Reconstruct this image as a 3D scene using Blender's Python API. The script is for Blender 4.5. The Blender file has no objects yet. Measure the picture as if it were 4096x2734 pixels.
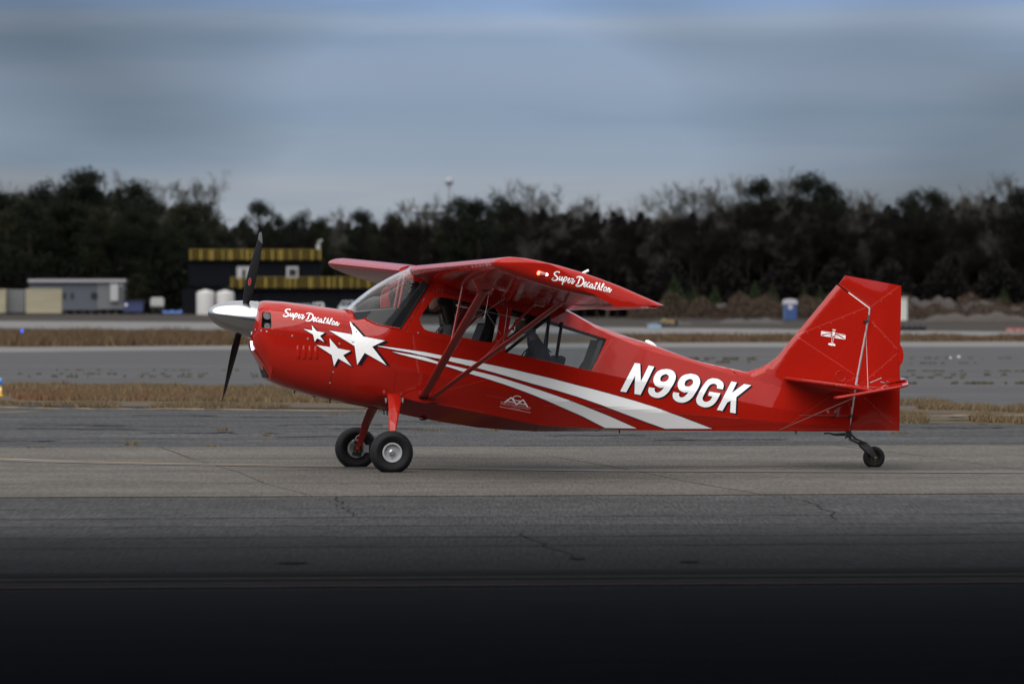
import bpy, bmesh, math, random
from mathutils import Vector, Matrix
from mathutils.bvhtree import BVHTree
from mathutils.geometry import delaunay_2d_cdt
R = random.Random(7)
S = bpy.context.scene
COL = S.collection

# ------------------------------------------------------------------ camera
F, CX, CY, HZ, EYE = 25031.0, 2048.0, 1367.0, 1187.0, 1.70
TH = math.atan((CY - HZ) / F)
cam_d = bpy.data.cameras.new("camera")
cam = bpy.data.objects.new("camera", cam_d); COL.objects.link(cam)
cam.location = (0, 0, EYE); cam.rotation_euler = (math.pi/2 - TH, 0, 0)
cam_d.sensor_width = 36.0; cam_d.lens = F * 36 / 4096
cam_d.clip_start = 0.5; cam_d.clip_end = 9000
cam_d.dof.use_dof = True; cam_d.dof.focus_distance = 61.2; cam_d.dof.aperture_fstop = 4.4
S.camera = cam

# ------------------------------------------------------------------ sky and sun
SUN_EL, SUN_AZ = math.radians(46), math.radians(204)      # azimuth clockwise from +Y
world = bpy.data.worlds.new("World"); S.world = world; world.use_nodes = True
wn, wl = world.node_tree.nodes, world.node_tree.links
wn.clear()
def W(t, **k):
    n = wn.new(t)
    for a, b in k.items(): setattr(n, a, b)
    return n
out = W("ShaderNodeOutputWorld"); bg = W("ShaderNodeBackground"); bg.inputs[1].default_value = 0.1
sky = W("ShaderNodeTexSky", sky_type='NISHITA', sun_disc=False)
sky.sun_elevation = SUN_EL; sky.sun_rotation = SUN_AZ
SKX, SKZ, SKA, SKB = 56.17, 31.87, 3.0, -.55
tc = W("ShaderNodeTexCoord"); sep = W("ShaderNodeSeparateXYZ"); wl.new(tc.outputs["Generated"], sep.inputs[0])
# long thin cloud streets near the horizon: noise stretched along the horizon
mp = W("ShaderNodeMapping"); mp.inputs["Scale"].default_value = (7, 2, 85); mp.inputs["Location"].default_value = (3.1, 0, 1.3)
wl.new(tc.outputs["Generated"], mp.inputs[0])
nz = W("ShaderNodeTexNoise"); nz.inputs["Scale"].default_value = 1.0; nz.inputs["Detail"].default_value = 5; nz.inputs["Roughness"].default_value = .5
wl.new(mp.outputs[0], nz.inputs["Vector"])
def wmath(op, a, b=None, c=None):
    n = W("ShaderNodeMath", operation=op)
    for i, q in enumerate((a, b, c)):
        if q is None: continue
        if isinstance(q, (int, float)): n.inputs[i].default_value = q
        else: wl.new(q, n.inputs[i])
    return n.outputs[0]
zz = sep.outputs[2]
zp = wmath('MULTIPLY_ADD', nz.outputs[0], .008, wmath('ADD', zz, -.004))
rp = W("ShaderNodeValToRGB"); cr = rp.color_ramp; cr.interpolation = 'EASE'
stops = [(0.0, (.272, .292, .325)), (.30, (.262, .290, .332)), (.46, (0.196, 0.251, 0.333)), (.60, (0.166, 0.230, 0.326)),
         (.70, (0.182, 0.240, 0.342)), (.80, (0.172, 0.236, 0.347)), (.88, (0.223, 0.285, 0.399)), (.94, (0.162, 0.251, 0.424)), (1.0, (0.155, 0.244, 0.415))]
while len(cr.elements) < len(stops): cr.elements.new(.5)
for e, (p, c) in zip(cr.elements, stops): e.position = p; e.color = (*c, 1)
wl.new(wmath('DIVIDE', zp, .050), rp.inputs[0])
# broad clouds over the whole dome, seen as patches in reflections
mp2 = W("ShaderNodeMapping"); mp2.inputs["Scale"].default_value = (2.2, 2.2, 5.5); mp2.inputs["Location"].default_value = (.4, .2, 0)
wl.new(tc.outputs["Generated"], mp2.inputs[0])
nz2 = W("ShaderNodeTexNoise"); nz2.inputs["Scale"].default_value = 1.6; nz2.inputs["Detail"].default_value = 6
wl.new(mp2.outputs[0], nz2.inputs["Vector"])
mp3 = W("ShaderNodeMapping"); mp3.inputs["Scale"].default_value = (8.5, 3, 20); mp3.inputs["Location"].default_value = (SKX, 0, SKZ)
wl.new(tc.outputs["Generated"], mp3.inputs[0])
nz3 = W("ShaderNodeTexNoise"); nz3.inputs["Scale"].default_value = 1.0; nz3.inputs["Detail"].default_value = 2
wl.new(mp3.outputs[0], nz3.inputs["Vector"])
var = wmath('MULTIPLY', wmath('MULTIPLY_ADD', nz2.outputs[0], .7, .65), wmath('MINIMUM', wmath('MAXIMUM', wmath('MULTIPLY_ADD', nz3.outputs[0], SKA, SKB), .42), 1.04))
grad = wmath('MULTIPLY_ADD', wmath('MAXIMUM', zz, 0.0), .25, 1.0)       # overcast sky: brighter towards the zenith
gain = wmath('MULTIPLY', wmath('MULTIPLY', var, grad), 10.0)
mp4 = W("ShaderNodeMapping"); mp4.inputs["Scale"].default_value = (9, 3, 75); mp4.inputs["Location"].default_value = (7.7, 0, 2.6); mp4.inputs["Rotation"].default_value = (0, math.radians(2.0), 0)
wl.new(tc.outputs["Generated"], mp4.inputs[0])
nz4 = W("ShaderNodeTexNoise"); nz4.inputs["Scale"].default_value = 1.0; nz4.inputs["Detail"].default_value = 4; nz4.inputs["Roughness"].default_value = .55; wl.new(mp4.outputs[0], nz4.inputs["Vector"])
blu = W("ShaderNodeMapRange"); blu.inputs[1].default_value = .50; blu.inputs[2].default_value = .74; blu.inputs[4].default_value = .5; wl.new(nz4.outputs[0], blu.inputs[0])
mixb = W("ShaderNodeMixRGB"); wl.new(blu.outputs[0], mixb.inputs[0]); wl.new(rp.outputs[0], mixb.inputs[1]); mixb.inputs[2].default_value = (.085, .160, .265, 1)
hi = W("ShaderNodeMapRange"); hi.inputs[1].default_value = .052; hi.inputs[2].default_value = .36; wl.new(zz, hi.inputs[0])
mixh = W("ShaderNodeMixRGB"); wl.new(hi.outputs[0], mixh.inputs[0]); wl.new(mixb.outputs[0], mixh.inputs[1]); mixh.inputs[2].default_value = (.80, .80, .81, 1)
vm = W("ShaderNodeVectorMath", operation='SCALE'); wl.new(mixh.outputs[0], vm.inputs[0]); wl.new(gain, vm.inputs["Scale"])
mixs = W("ShaderNodeMixRGB"); mixs.inputs[0].default_value = .93
wl.new(sky.outputs[0], mixs.inputs[1]); wl.new(vm.outputs[0], mixs.inputs[2])
wl.new(mixs.outputs[0], bg.inputs[0]); wl.new(bg.outputs[0], out.inputs[0])

sl = bpy.data.lights.new("sun", 'SUN'); sl.energy = 2.5; sl.angle = math.radians(80); sl.color = (1, .965, .92)
sun = bpy.data.objects.new("sun", sl); COL.objects.link(sun)
sd = Vector((math.sin(SUN_AZ)*math.cos(SUN_EL), math.cos(SUN_AZ)*math.cos(SUN_EL), math.sin(SUN_EL)))
sun.rotation_euler = sd.to_track_quat('Z', 'Y').to_euler(); sun.location = (0, 0, 60)
S.view_settings.view_transform = 'Standard'; S.view_settings.look = 'None'
S.view_settings.exposure = 0.42; S.view_settings.gamma = 1.0; S.view_settings.use_curve_mapping = False
S.render.engine = 'CYCLES'
S.cycles.use_denoising = True
S.cycles.max_bounces = 8; S.cycles.transparent_max_bounces = 16; S.cycles.caustics_reflective = False; S.cycles.caustics_refractive = False

# ------------------------------------------------------------------ measuring helpers (photo -> metres)
O = Vector((-1.367, 61.65, 0)); PSI = math.radians(11)
EX = Vector((math.cos(PSI), math.sin(PSI), 0)); EY = Vector((-math.sin(PSI), math.cos(PSI), 0))
CAMP = Vector((0, 0, EYE))
def ray(u, v):
    a = (u-CX)/F; b = -(v-CY)/F
    return Vector((a, math.cos(TH)+b*math.sin(TH), -math.sin(TH)+b*math.cos(TH)))
def L(p, y):                      # to airplane coordinates on the plane |lateral| = y
    d = ray(*p); t = (y-(CAMP-O).dot(EY))/d.dot(EY); q = CAMP+d*t
    return Vector(((q-O).dot(EX), y, q.z))
def G(u, v, z=0.0):
    d = ray(u, v); t = (z-EYE)/d.z; q = CAMP+d*t; q.z = z; return q
def AT(u, v, Y):
    d = ray(u, v); return CAMP+d*(Y/d.y)
K = 4096/2349.0
def U(x, y): return (x*K, y*K)
def mk(a, b, s): return lambda x, y: (a+x/s, b+y/s)
Z1, Z2, Z3, Z4 = mk(800,900,2.61), mk(800,1400,2.61), mk(1500,1000,3.915), mk(1900,1000,2.936)
Z5, Z6, Z7, Z8 = mk(1600,1350,2.61), mk(2300,1300,2.936), mk(2950,1080,3.132), mk(2950,1450,3.132)
def lin(pts):
    def f(x):
        if x <= pts[0][0]: return pts[0][1]
        for (a, b), (c, d) in zip(pts, pts[1:]):
            if x <= c: return b+(d-b)*(x-a)/(c-a)
        return pts[-1][1]
    return f

# ------------------------------------------------------------------ materials
MATS = {}
def mat(name, col, rough=.5, metal=0.0, coat=0.0, spec=.5, noise=None, bump=None, emit=None, alpha=None):
    if name in MATS: return MATS[name]
    m = bpy.data.materials.new(name); m.use_nodes = True; MATS[name] = m
    n, l = m.node_tree.nodes, m.node_tree.links; p = n["Principled BSDF"]
    p.inputs["Base Color"].default_value = (*col, 1); p.inputs["Roughness"].default_value = rough
    p.inputs["Metallic"].default_value = metal; p.inputs["Coat Weight"].default_value = coat; p.inputs["Coat Roughness"].default_value = .04; p.inputs["Coat IOR"].default_value = 1.42
    p.inputs["Specular IOR Level"].default_value = spec
    t = n.new("ShaderNodeTexCoord")
    if noise:                                     # list of (scale vec, detail, amount) multiplied into the colour
        last = None
        for sc, det, amt in noise:
            mpn = n.new("ShaderNodeMapping"); mpn.inputs["Scale"].default_value = sc; l.new(t.outputs["Object"], mpn.inputs[0])
            no = n.new("ShaderNodeTexNoise"); no.inputs["Scale"].default_value = 1; no.inputs["Detail"].default_value = det; no.inputs["Roughness"].default_value = .62
            l.new(mpn.outputs[0], no.inputs["Vector"])
            mr = n.new("ShaderNodeMapRange"); mr.inputs[1].default_value = .25; mr.inputs[2].default_value = .75
            mr.inputs[3].default_value = 1-amt; mr.inputs[4].default_value = 1+amt; l.new(no.outputs[0], mr.inputs[0])
            if last is None: last = mr.outputs[0]
            else:
                q = n.new("ShaderNodeMath"); q.operation = 'MULTIPLY'; l.new(last, q.inputs[0]); l.new(mr.outputs[0], q.inputs[1]); last = q.outputs[0]
        vs = n.new("ShaderNodeVectorMath"); vs.operation = 'SCALE'; vs.inputs[0].default_value = col; l.new(last, vs.inputs["Scale"])
        l.new(vs.outputs[0], p.inputs["Base Color"])
    if bump:
        sc, det, st, di = bump
        mpn = n.new("ShaderNodeMapping"); mpn.inputs["Scale"].default_value = sc; l.new(t.outputs["Object"], mpn.inputs[0])
        no = n.new("ShaderNodeTexNoise"); no.inputs["Scale"].default_value = 1; no.inputs["Detail"].default_value = det
        l.new(mpn.outputs[0], no.inputs["Vector"])
        bn = n.new("ShaderNodeBump"); bn.inputs["Strength"].default_value = st; bn.inputs["Distance"].default_value = di
        l.new(no.outputs[0], bn.inputs["Height"]); l.new(bn.outputs[0], p.inputs["Normal"])
        if coat: l.new(bn.outputs[0], p.inputs["Coat Normal"])
    if emit:
        p.inputs["Emission Color"].default_value = (*emit[0], 1); p.inputs["Emission Strength"].default_value = emit[1]
    return m
def island_mat(name, c1, c2, rough=.8, c3=None):
    m = bpy.data.materials.new(name); m.use_nodes = True; MATS[name] = m
    n, l = m.node_tree.nodes, m.node_tree.links; p = n["Principled BSDF"]; p.inputs["Roughness"].default_value = rough
    p.inputs["Specular IOR Level"].default_value = .15
    g = n.new("ShaderNodeNewGeometry"); r = n.new("ShaderNodeValToRGB"); e = r.color_ramp.elements
    e[0].color = (*c1, 1); e[1].color = (*c2, 1)
    if c3: q = e.new(.6); q.color = (*c3, 1)
    l.new(g.outputs["Random Per Island"], r.inputs[0]); l.new(r.outputs[0], p.inputs["Base Color"])
    return m
RED = mat("red_paint", (.325, .0108, .0058), .38, coat=1.0, spec=0, noise=[((1.2, 1.2, 1.2), 3, .06)], bump=((2.2, 2.2, 2.2), 2, .06, .02))
REDF = mat("red_fabric_paint", (.325, .0108, .0058), .38, coat=1.0, spec=0, noise=[((.9, .9, .9), 3, .05)], bump=((1.2, 1.5, 1.2), 2, .10, .03))
REDW = mat("red_wing_fabric", (.325, .0108, .0058), .38, coat=.7, spec=0, noise=[((.9, .9, .9), 3, .05)], bump=((1.0, 9, 1.0), 4, .35, .02))
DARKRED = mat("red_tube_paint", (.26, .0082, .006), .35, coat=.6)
INNER = mat("cabin_lining", (.018, .018, .02), .75)
BLACK = mat("black_satin", (.009, .009, .011), .6, spec=.25)
PANEL = mat("grey_glareshield", (.022, .024, .028), .6)
WHITEP = mat("white_paint", (.88, .885, .89), .35, coat=.8)
NAVY = mat("navy_edge", (.006, .005, .04), .6, spec=.15)
SHADOWB = mat("black_lettering", (.005, .005, .009), .6, spec=.12)
SEAM = mat("seam_dark", (.05, .003, .003), .6)
CHROME = mat("polished_metal", (.42, .425, .44), .20, 1.0, bump=((3, 3, 3), 2, .04, .01))
SILVER = mat("brushed_aluminium", (.62, .62, .63), .32, 1.0)
GREYP = mat("grey_wheel_paint", (.36, .37, .39), .5)
RUBBER = mat("tyre_rubber", (.0075, .0075, .009), .7, spec=.25, noise=[((9, 9, 9), 3, .3)])
STEEL = mat("dark_steel", (.03, .03, .032), .45, .5)
PROPB = mat("propeller_black", (.006, .006, .007), .5, spec=.3)
PROPG = mat("propeller_worn_tip", (.12, .125, .12), .4, .3)
SKIN = mat("skin", (.17, .085, .06), .55)
HAIR = mat("dark_hair", (.012, .008, .006), .5)
SWEATER = mat("grey_sweater", (.045, .045, .045), .9, noise=[((60, 60, 60), 2, .4)])
JACKET = mat("dark_jacket", (.020, .018, .017), .8)
STRAP = mat("black_strap", (.012, .012, .012), .7)
def glass(name, tint, refl=1.0):
    m = bpy.data.materials.new(name); m.use_nodes = True; n, l = m.node_tree.nodes, m.node_tree.links
    n.remove(n["Principled BSDF"]); o = n["Material Output"]
    tr = n.new("ShaderNodeBsdfTransparent"); tr.inputs[0].default_value = (*tint, 1)
    gl = n.new("ShaderNodeBsdfGlossy"); gl.inputs["Roughness"].default_value = .05; gl.inputs[0].default_value = (1, 1, 1, 1)
    lw = n.new("ShaderNodeLayerWeight"); lw.inputs[0].default_value = .5
    pw = n.new("ShaderNodeMath"); pw.operation = 'POWER'; pw.inputs[1].default_value = 2.7; l.new(lw.outputs["Facing"], pw.inputs[0])
    ma = n.new("ShaderNodeMath"); ma.operation = 'MULTIPLY_ADD'; ma.inputs[1].default_value = .95*refl; ma.inputs[2].default_value = .018*refl; l.new(pw.outputs[0], ma.inputs[0])
    mx = n.new("ShaderNodeMixShader"); l.new(ma.outputs[0], mx.inputs[0]); l.new(tr.outputs[0], mx.inputs[1]); l.new(gl.outputs[0], mx.inputs[2])
    l.new(mx.outputs[0], o.inputs[0]); return m
GLASS = glass("window_plexiglass", (.84, .86, .87))

# ------------------------------------------------------------------ mesh helpers
class MB:
    def __init__(s): s.v = []; s.f = []; s.m = []
    def add(s, vs, fs, m=0):
        b = len(s.v); s.v += [tuple(q) for q in vs]
        for f in fs: s.f.append(tuple(b+i for i in f)); s.m.append(m)
        return s
    def box(s, c, d, m=0, rot=None):
        hx, hy, hz = d[0]/2, d[1]/2, d[2]/2
        vs = [Vector((x, y, z)) for x in (-hx, hx) for y in (-hy, hy) for z in (-hz, hz)]
        if rot is not None: vs = [rot @ q for q in vs]
        return s.add([q+Vector(c) for q in vs], [(0,1,3,2),(4,6,7,5),(0,4,5,1),(2,3,7,6),(0,2,6,4),(1,5,7,3)], m)
    def loft(s, rings, m=0, closed=True, cap=True):
        n = len(rings[0]); vs = [p for r in rings for p in r]; fs = []
        for i in range(len(rings)-1):
            for j in range(n if closed else n-1):
                k = (j+1) % n
                fs.append((i*n+j, i*n+k, (i+1)*n+k, (i+1)*n+j))
        if cap and closed:
            fs.append(tuple(range(n-1, -1, -1))); fs.append(tuple((len(rings)-1)*n+j for j in range(n)))
        return s.add(vs, fs, m)
    def tube(s, pts, r, n=8, m=0, flat=None, flatdir=None):
        pts = [Vector(p) for p in pts]; rs = r if isinstance(r, (list, tuple)) else [r]*len(pts)
        rings = []; ref = None
        for i, p in enumerate(pts):
            d = (pts[min(i+1, len(pts)-1)]-pts[max(i-1, 0)]).normalized()
            if flatdir is not None: a = Vector(flatdir)
            else: a = Vector((0, 0, 1)) if abs(d.z) < .9 else Vector((1, 0, 0))
            a = (a-d*a.dot(d)).normalized(); b = d.cross(a)
            k = flat if flat else 1.0
            rings.append([p+a*(math.cos(2*math.pi*j/n)*rs[i])+b*(math.sin(2*math.pi*j/n)*rs[i]*k) for j in range(n)])
        return s.loft(rings, m)
    def lathe(s, o, axis, prof, n=32, m=0, cap=True):
        o = Vector(o); axis = Vector(axis).normalized()
        a = Vector((0, 0, 1)) if abs(axis.z) < .9 else Vector((1, 0, 0)); a = (a-axis*a.dot(axis)).normalized(); b = axis.cross(a)
        rings = [[o+axis*h+(a*math.cos(2*math.pi*j/n)+b*math.sin(2*math.pi*j/n))*max(r, 1e-4) for j in range(n)] for h, r in prof]
        return s.loft(rings, m, cap=cap)
    def prism(s, poly, d, m=0):                # poly of 3-D points, pushed along d both ways
        d = Vector(d); n = len(poly); a = [Vector(p)-d/2 for p in poly]; b = [Vector(p)+d/2 for p in poly]
        return s.add(a+b, [tuple(range(n)), tuple(range(2*n-1, n-1, -1))]+[(i, i+n, (i+1) % n+n, (i+1) % n) for i in range(n)], m)
def mesh(name, mb, mats, sharp=None, fix=True):
    me = bpy.data.meshes.new(name); me.from_pydata(mb.v, [], mb.f)
    for q in (mats if isinstance(mats, (list, tuple)) else [mats]): me.materials.append(q)
    if any(mb.m): me.polygons.foreach_set("material_index", mb.m)
    if fix:
        b = bmesh.new(); b.from_mesh(me); bmesh.ops.recalc_face_normals(b, faces=b.faces); b.to_mesh(me); b.free()
    if sharp:
        me.polygons.foreach_set("use_smooth", [True]*len(me.polygons)); me.set_sharp_from_angle(angle=math.radians(sharp))
    me.update(); return me
def obj(name, mb, mats, parent=None, sharp=None, fix=True, label=None):
    me = mb if isinstance(mb, bpy.types.Mesh) else mesh(name, mb, mats, sharp, fix)
    o = bpy.data.objects.new(name, me); COL.objects.link(o)
    if parent: o.parent = parent
    if label: o["label"] = label
    return o
def pieces(name, mb, mats, parent=None, sharp=None):
    """every connected piece of the builder becomes an object of its own"""
    par = list(range(len(mb.v)))
    def root(i):
        while par[i] != i: par[i] = par[par[i]]; i = par[i]
        return i
    for f in mb.f:
        for i in f[1:]: par[root(i)] = root(f[0])
    gr = {}
    for f, m_ in zip(mb.f, mb.m): gr.setdefault(root(f[0]), []).append((f, m_))
    r = []
    for fs in gr.values():
        use = sorted({i for f, _ in fs for i in f}); ix = {o_: k for k, o_ in enumerate(use)}; q = MB()
        q.v = [mb.v[i] for i in use]; q.f = [tuple(ix[i] for i in f) for f, _ in fs]; q.m = [m_ for _, m_ in fs]; r.append(obj(name, q, mats, parent, sharp))
    return r
def tag(o, label=None, cat=None, group=None, kind=None):
    if label: o["label"] = label
    if cat: o["category"] = cat
    if group: o["group"] = group
    if kind: o["kind"] = kind
    return o
def empty(name, loc=(0, 0, 0), rz=0, label=None, cat=None, group=None):
    o = bpy.data.objects.new(name, None); COL.objects.link(o); o.location = loc; o.rotation_euler = (0, 0, rz); o.empty_display_size = .3
    return tag(o, label, cat, group)
def copy_tree(o, parent=None):
    c = o.copy(); COL.objects.link(c)
    if parent: c.parent = parent
    for ch in [q for q in o.children]: copy_tree(ch, c)
    return c
def inpoly(x, y, P):
    c = False; n = len(P)
    for i in range(n):
        x1, y1 = P[i][0], P[i][1]; x2, y2 = P[(i+1) % n][0], P[(i+1) % n][1]
        if (y1 > y) != (y2 > y) and x < (x2-x1)*(y-y1)/(y2-y1)+x1: c = not c
    return c
def resample(P, step, closed=True):
    r = []; n = len(P)
    for i in range(n if closed else n-1):
        a, b = Vector(P[i][:2]), Vector(P[(i+1) % n][:2]); k = max(1, int((b-a).length/step+.5))
        for j in range(k): r.append(a+(b-a)*j/k)
    if not closed: r.append(Vector(P[-1][:2]))
    return r
def fill2d(loops, step):
    """triangulate even-odd region of 2-D loops with inner grid points"""
    pts = []; edges = []
    for lp in loops:
        q = resample(lp, step); b = len(pts); pts += q; edges += [(b+i, b+(i+1) % len(q)) for i in range(len(q))]
    x0, x1 = min(p.x for p in pts), max(p.x for p in pts); y0, y1 = min(p.y for p in pts), max(p.y for p in pts)
    def ins(x, y): return sum(inpoly(x, y, lp) for lp in loops) % 2 == 1
    nx, ny = int((x1-x0)/step), int((y1-y0)/step)
    for i in range(1, nx+1):
        for j in range(1, ny+1):
            x, y = x0+(i-.5)*step+.13*step*(j % 2), y0+(j-.5)*step
            if ins(x, y): pts.append(Vector((x, y)))
    v, e, f, *_ = delaunay_2d_cdt(pts, edges, [], 0, 1e-7)
    fs = [t for t in f if ins(sum(v[i].x for i in t)/len(t), sum(v[i].y for i in t)/len(t))]
    used = sorted({i for t in fs for i in t}); mp_ = {o_: k for k, o_ in enumerate(used)}
    return [v[i] for i in used], [tuple(mp_[i] for i in t) for t in fs]
def spline(P, n=6, closed=False):
    P = [Vector(p) for p in P]; r = []; m = len(P)
    for i in range(m if closed else m-1):
        if closed: a, b, c, d = P[i-1], P[i], P[(i+1) % m], P[(i+2) % m]
        else: a, b, c, d = P[max(i-1, 0)], P[i], P[i+1], P[min(i+2, m-1)]
        for j in range(n):
            t = j/n
            r.append(.5*((2*b)+(c-a)*t+(2*a-5*b+4*c-d)*t*t+(3*b-a-3*c+d)*t*t*t))
    if not closed: r.append(P[-1])
    return r
def rounded(P, rad, k=4):
    r = []; n = len(P)
    for i in range(n):
        a, b, c = (Vector(P[j % n]) for j in (i-1, i, i+1))
        rr = rad[i] if isinstance(rad, (list, tuple)) else rad
        p = b+(a-b).normalized()*min(rr, (a-b).length*.49); q = b+(c-b).normalized()*min(rr, (c-b).length*.49)
        for j in range(k+1):
            t = j/k; r.append(p*(1-t)**2+b*2*t*(1-t)+q*t*t)
    return r
# ================================================================== the airplane
plane = empty("airplane", O, PSI, "glossy red high-wing taildragger airplane with white stripes, stars and registration, taxiing on the concrete", "airplane")
def sst(a, b, x):
    t = min(1, max(0, (x-a)/(b-a))); return t*t*(3-2*t)
zB = lin([(-.3, 1.49), (.2, 1.385), (1.967, 1.001), (2.5, .891), (3.259, .754), (3.986, .60), (4.9, .47)])
zA = lin([(.2, 1.95), (.49, 1.87), (1.0, 1.79), (1.5, 1.68), (1.88, 1.575), (2.23, 1.37), (2.704, 1.181), (3.232, 1.037), (4.022, .792), (4.7, .66), (4.85, .63)])
zT = lin([(1.7, 1.64), (1.88, 1.60), (2.236, 1.42), (2.547, 1.31), (2.746, 1.25), (3.266, 1.063), (3.761, .956), (4.2, .86), (4.9, .72)])
zD = lin([(-.3, .83), (.248, .70), (.553, .651), (1.041, .555), (1.627, .435), (2.465, .385), (3.682, .365), (4.83, .36)])
zV = lin([(-.47, .686), (-.29, .652), (-.047, .609), (.164, .571), (.518, .494), (.748, .456), (1.036, .412), (1.519, .369), (2.197, .368), (3.682, .361), (4.254, .354), (4.83, .354)])
wB = lin([(-.3, .385), (.2, .40), (1.4, .395), (2, .36), (2.5, .305), (3.25, .215), (4, .125), (4.83, .035)])
wA = lin([(.2, .37), (1.4, .345), (1.88, .295), (2.23, .235), (2.7, .17), (3.23, .115), (4.02, .06), (4.7, .028)])
wD = lin([(-.3, .33), (.6, .33), (1.6, .30), (2.5, .235), (3.3, .16), (4, .10), (4.83, .03)])
zTopN = lin([(-.3, 1.57), (.25, 1.62)])
EN = lin([(-.29, 1.57), (-.262, 1.566), (-.20, 1.536), (-.118, 1.483), (-.022, 1.432), (.1, 1.404), (.2, 1.385)])
def superhalf(x, w, zt, zb, zc, n, k, zcut=None):
    P = []
    for i in range(121):
        a = -math.pi/2+math.pi*i/120; c, s_ = math.cos(a), math.sin(a)
        h = (zt-zc) if s_ > 0 else (zc-zb)
        P.append((w*max(c, 0)**(2/n), zc+h*math.copysign(abs(s_)**(2/n), s_)))
    if zcut is not None and zcut < zt-.004: P = [p for p in P if p[1] <= zcut]
    d = [0]
    for a, b in zip(P, P[1:]): d.append(d[-1]+math.hypot(b[0]-a[0], b[1]-a[1]))
    r = []; j = 0
    for i in range(k+1):
        t = d[-1]*i/k
        while j < len(P)-2 and d[j+1] < t: j += 1
        q = (t-d[j])/max(d[j+1]-d[j], 1e-9); r.append((P[j][0]+(P[j+1][0]-P[j][0])*q, P[j][1]+(P[j+1][1]-P[j][1])*q))
    return r
def facet(x, k=24):
    zc_ = zD(x)+(zB(x)-zD(x))*.42
    P = [(0, zV(x)), (wD(x), zD(x)), (max(wB(x), wD(x))+.006*(x > .3), zc_), (wB(x), zB(x))]
    r = []
    for a, b in zip(P, P[1:]):
        for i in range(k//3): t = i/(k//3); r.append((a[0]+(b[0]-a[0])*t, a[1]+(b[1]-a[1])*t))
    return r+[P[-1]]
def shell(x):
    b = sst(-.12, .25, x)
    fa = facet(x)
    if b >= 1: return fa
    su = superhalf(x, wB(x), zTopN(x), zV(x), 1.13, 2.7, 24, EN(x))
    return [(p[0]*(1-b)+q[0]*b, p[1]*(1-b)+q[1]*b) for p, q in zip(su, fa)]
def full(x, half): return [Vector((x, -y, z)) for y, z in half]+[Vector((x, y, z)) for y, z in reversed(half[1:])]   # near side up, then far side down

SKINS = []
def plate2d(mb, loops, f1, f2, step, m1=0, m2=1, mr=0):
    v, fs = fill2d(loops, step); n = len(v)
    cnt = {}
    for t in fs:
        for i in range(3):
            e = (t[i], t[(i+1) % 3]); cnt[tuple(sorted(e))] = cnt.get(tuple(sorted(e)), 0)+1
    a = [Vector((p.x, f1(p.x, p.y), p.y)) for p in v]; b = [Vector((p.x, f2(p.x, p.y), p.y)) for p in v]
    base = len(mb.v); mb.v += [tuple(q) for q in a+b]
    for t in fs:
        mb.f.append(tuple(base+i for i in t)); mb.m.append(m1)
        mb.f.append(tuple(base+n+i for i in reversed(t))); mb.m.append(m2)
    for (i, j), c in cnt.items():
        if c == 1: mb.f.append((base+i, base+j, base+n+j, base+n+i)); mb.m.append(mr)
    return mb

# ---- fuselage: lower shell, upper side skins, turtle deck
fus = MB()
xs = [-.29, -.27, -.235, -.19, -.15, -.118, -.08, -.022, .04, .1, .15, .2, .25, .4, .7, 1.041, 1.3, 1.627, 1.967, 2.2, 2.5, 2.9, 3.259, 3.6, 3.986, 4.3, 4.6, 4.83]
rings = [full(x, shell(x)) for x in xs]
fus.loft(rings, 0, closed=False, cap=False)
fus.add(rings[-1], [tuple(range(len(rings[-1])))], 0)
# dark lining inside the cabin
fus.loft([[Vector((x, p.y*.955, p.z+(.018 if abs(p.y) < .3 else 0))) for p in full(x, shell(x))] for x in (.05, .2, .25, .4, .7, 1.041, 1.3, 1.627, 1.967, 2.2, 2.45)], 1, closed=False, cap=False)
def ySide(x, z):
    a, b = zA(x), zB(x); t = min(1.05, max(-.02, (z-b)/max(a-b, 1e-4))); return wB(x)+(wA(x)-wB(x))*t
def P2(zf, pts, y): return [(q.x, q.z) for q in (L(zf(*p), y) for p in pts)]
doorO = rounded([Vector(p) for p in P2(Z3, [(445,1290), (850,612), (2095,862), (1985,1620)], -.385)], [.02, .04, .05, .03])
doorW = spline(P2(Z3, [(712,1040), (860,830), (940,755), (1040,738), (1400,800), (1780,880), (1900,925), (1950,1010), (1945,1100), (1905,1340), (1850,1425), (1760,1440), (1300,1355), (840,1266), (740,1190), (704,1110)], -.385), 3, True)
rearW = rounded([Vector(p) for p in P2(Z4, [(345,1195), (1375,1415), (1580,1045), (870,822), (440,690)], -.37)], .012)
xa = [.2+i*.125 for i in range(37)]+[4.838]
outline = [(.2, 1.385)]+[(x, zB(x)) for x in xa[1:]]+[(x, zA(x)) for x in reversed(xa[1:]) if x > .5]+[(.488, 1.872)]
outline = [Vector(p) for p in outline]
plate2d(fus, [outline, doorO, rearW], lambda x, z: -ySide(x, z), lambda x, z: -ySide(x, z)+.018, .085, 0, 1, 0)
plate2d(fus, [outline, doorW, rearW], lambda x, z: ySide(x, z), lambda x, z: ySide(x, z)-.018, .085, 0, 1, 0)
dk = []
for x in [q for q in xa if q > 1.68]:
    w, a, t = wA(x), zA(x), zT(x)
    dk.append([Vector((x, y*w, a+(t-a)*(1-abs(y)**2.4))) for y in (-1, -.8, -.5, 0, .5, .8, 1)])
fus.loft(dk, 0, closed=False, cap=False)
fuselage = obj("fuselage", fus, [RED, INNER], plane, 14); SKINS.append(fuselage)
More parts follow.
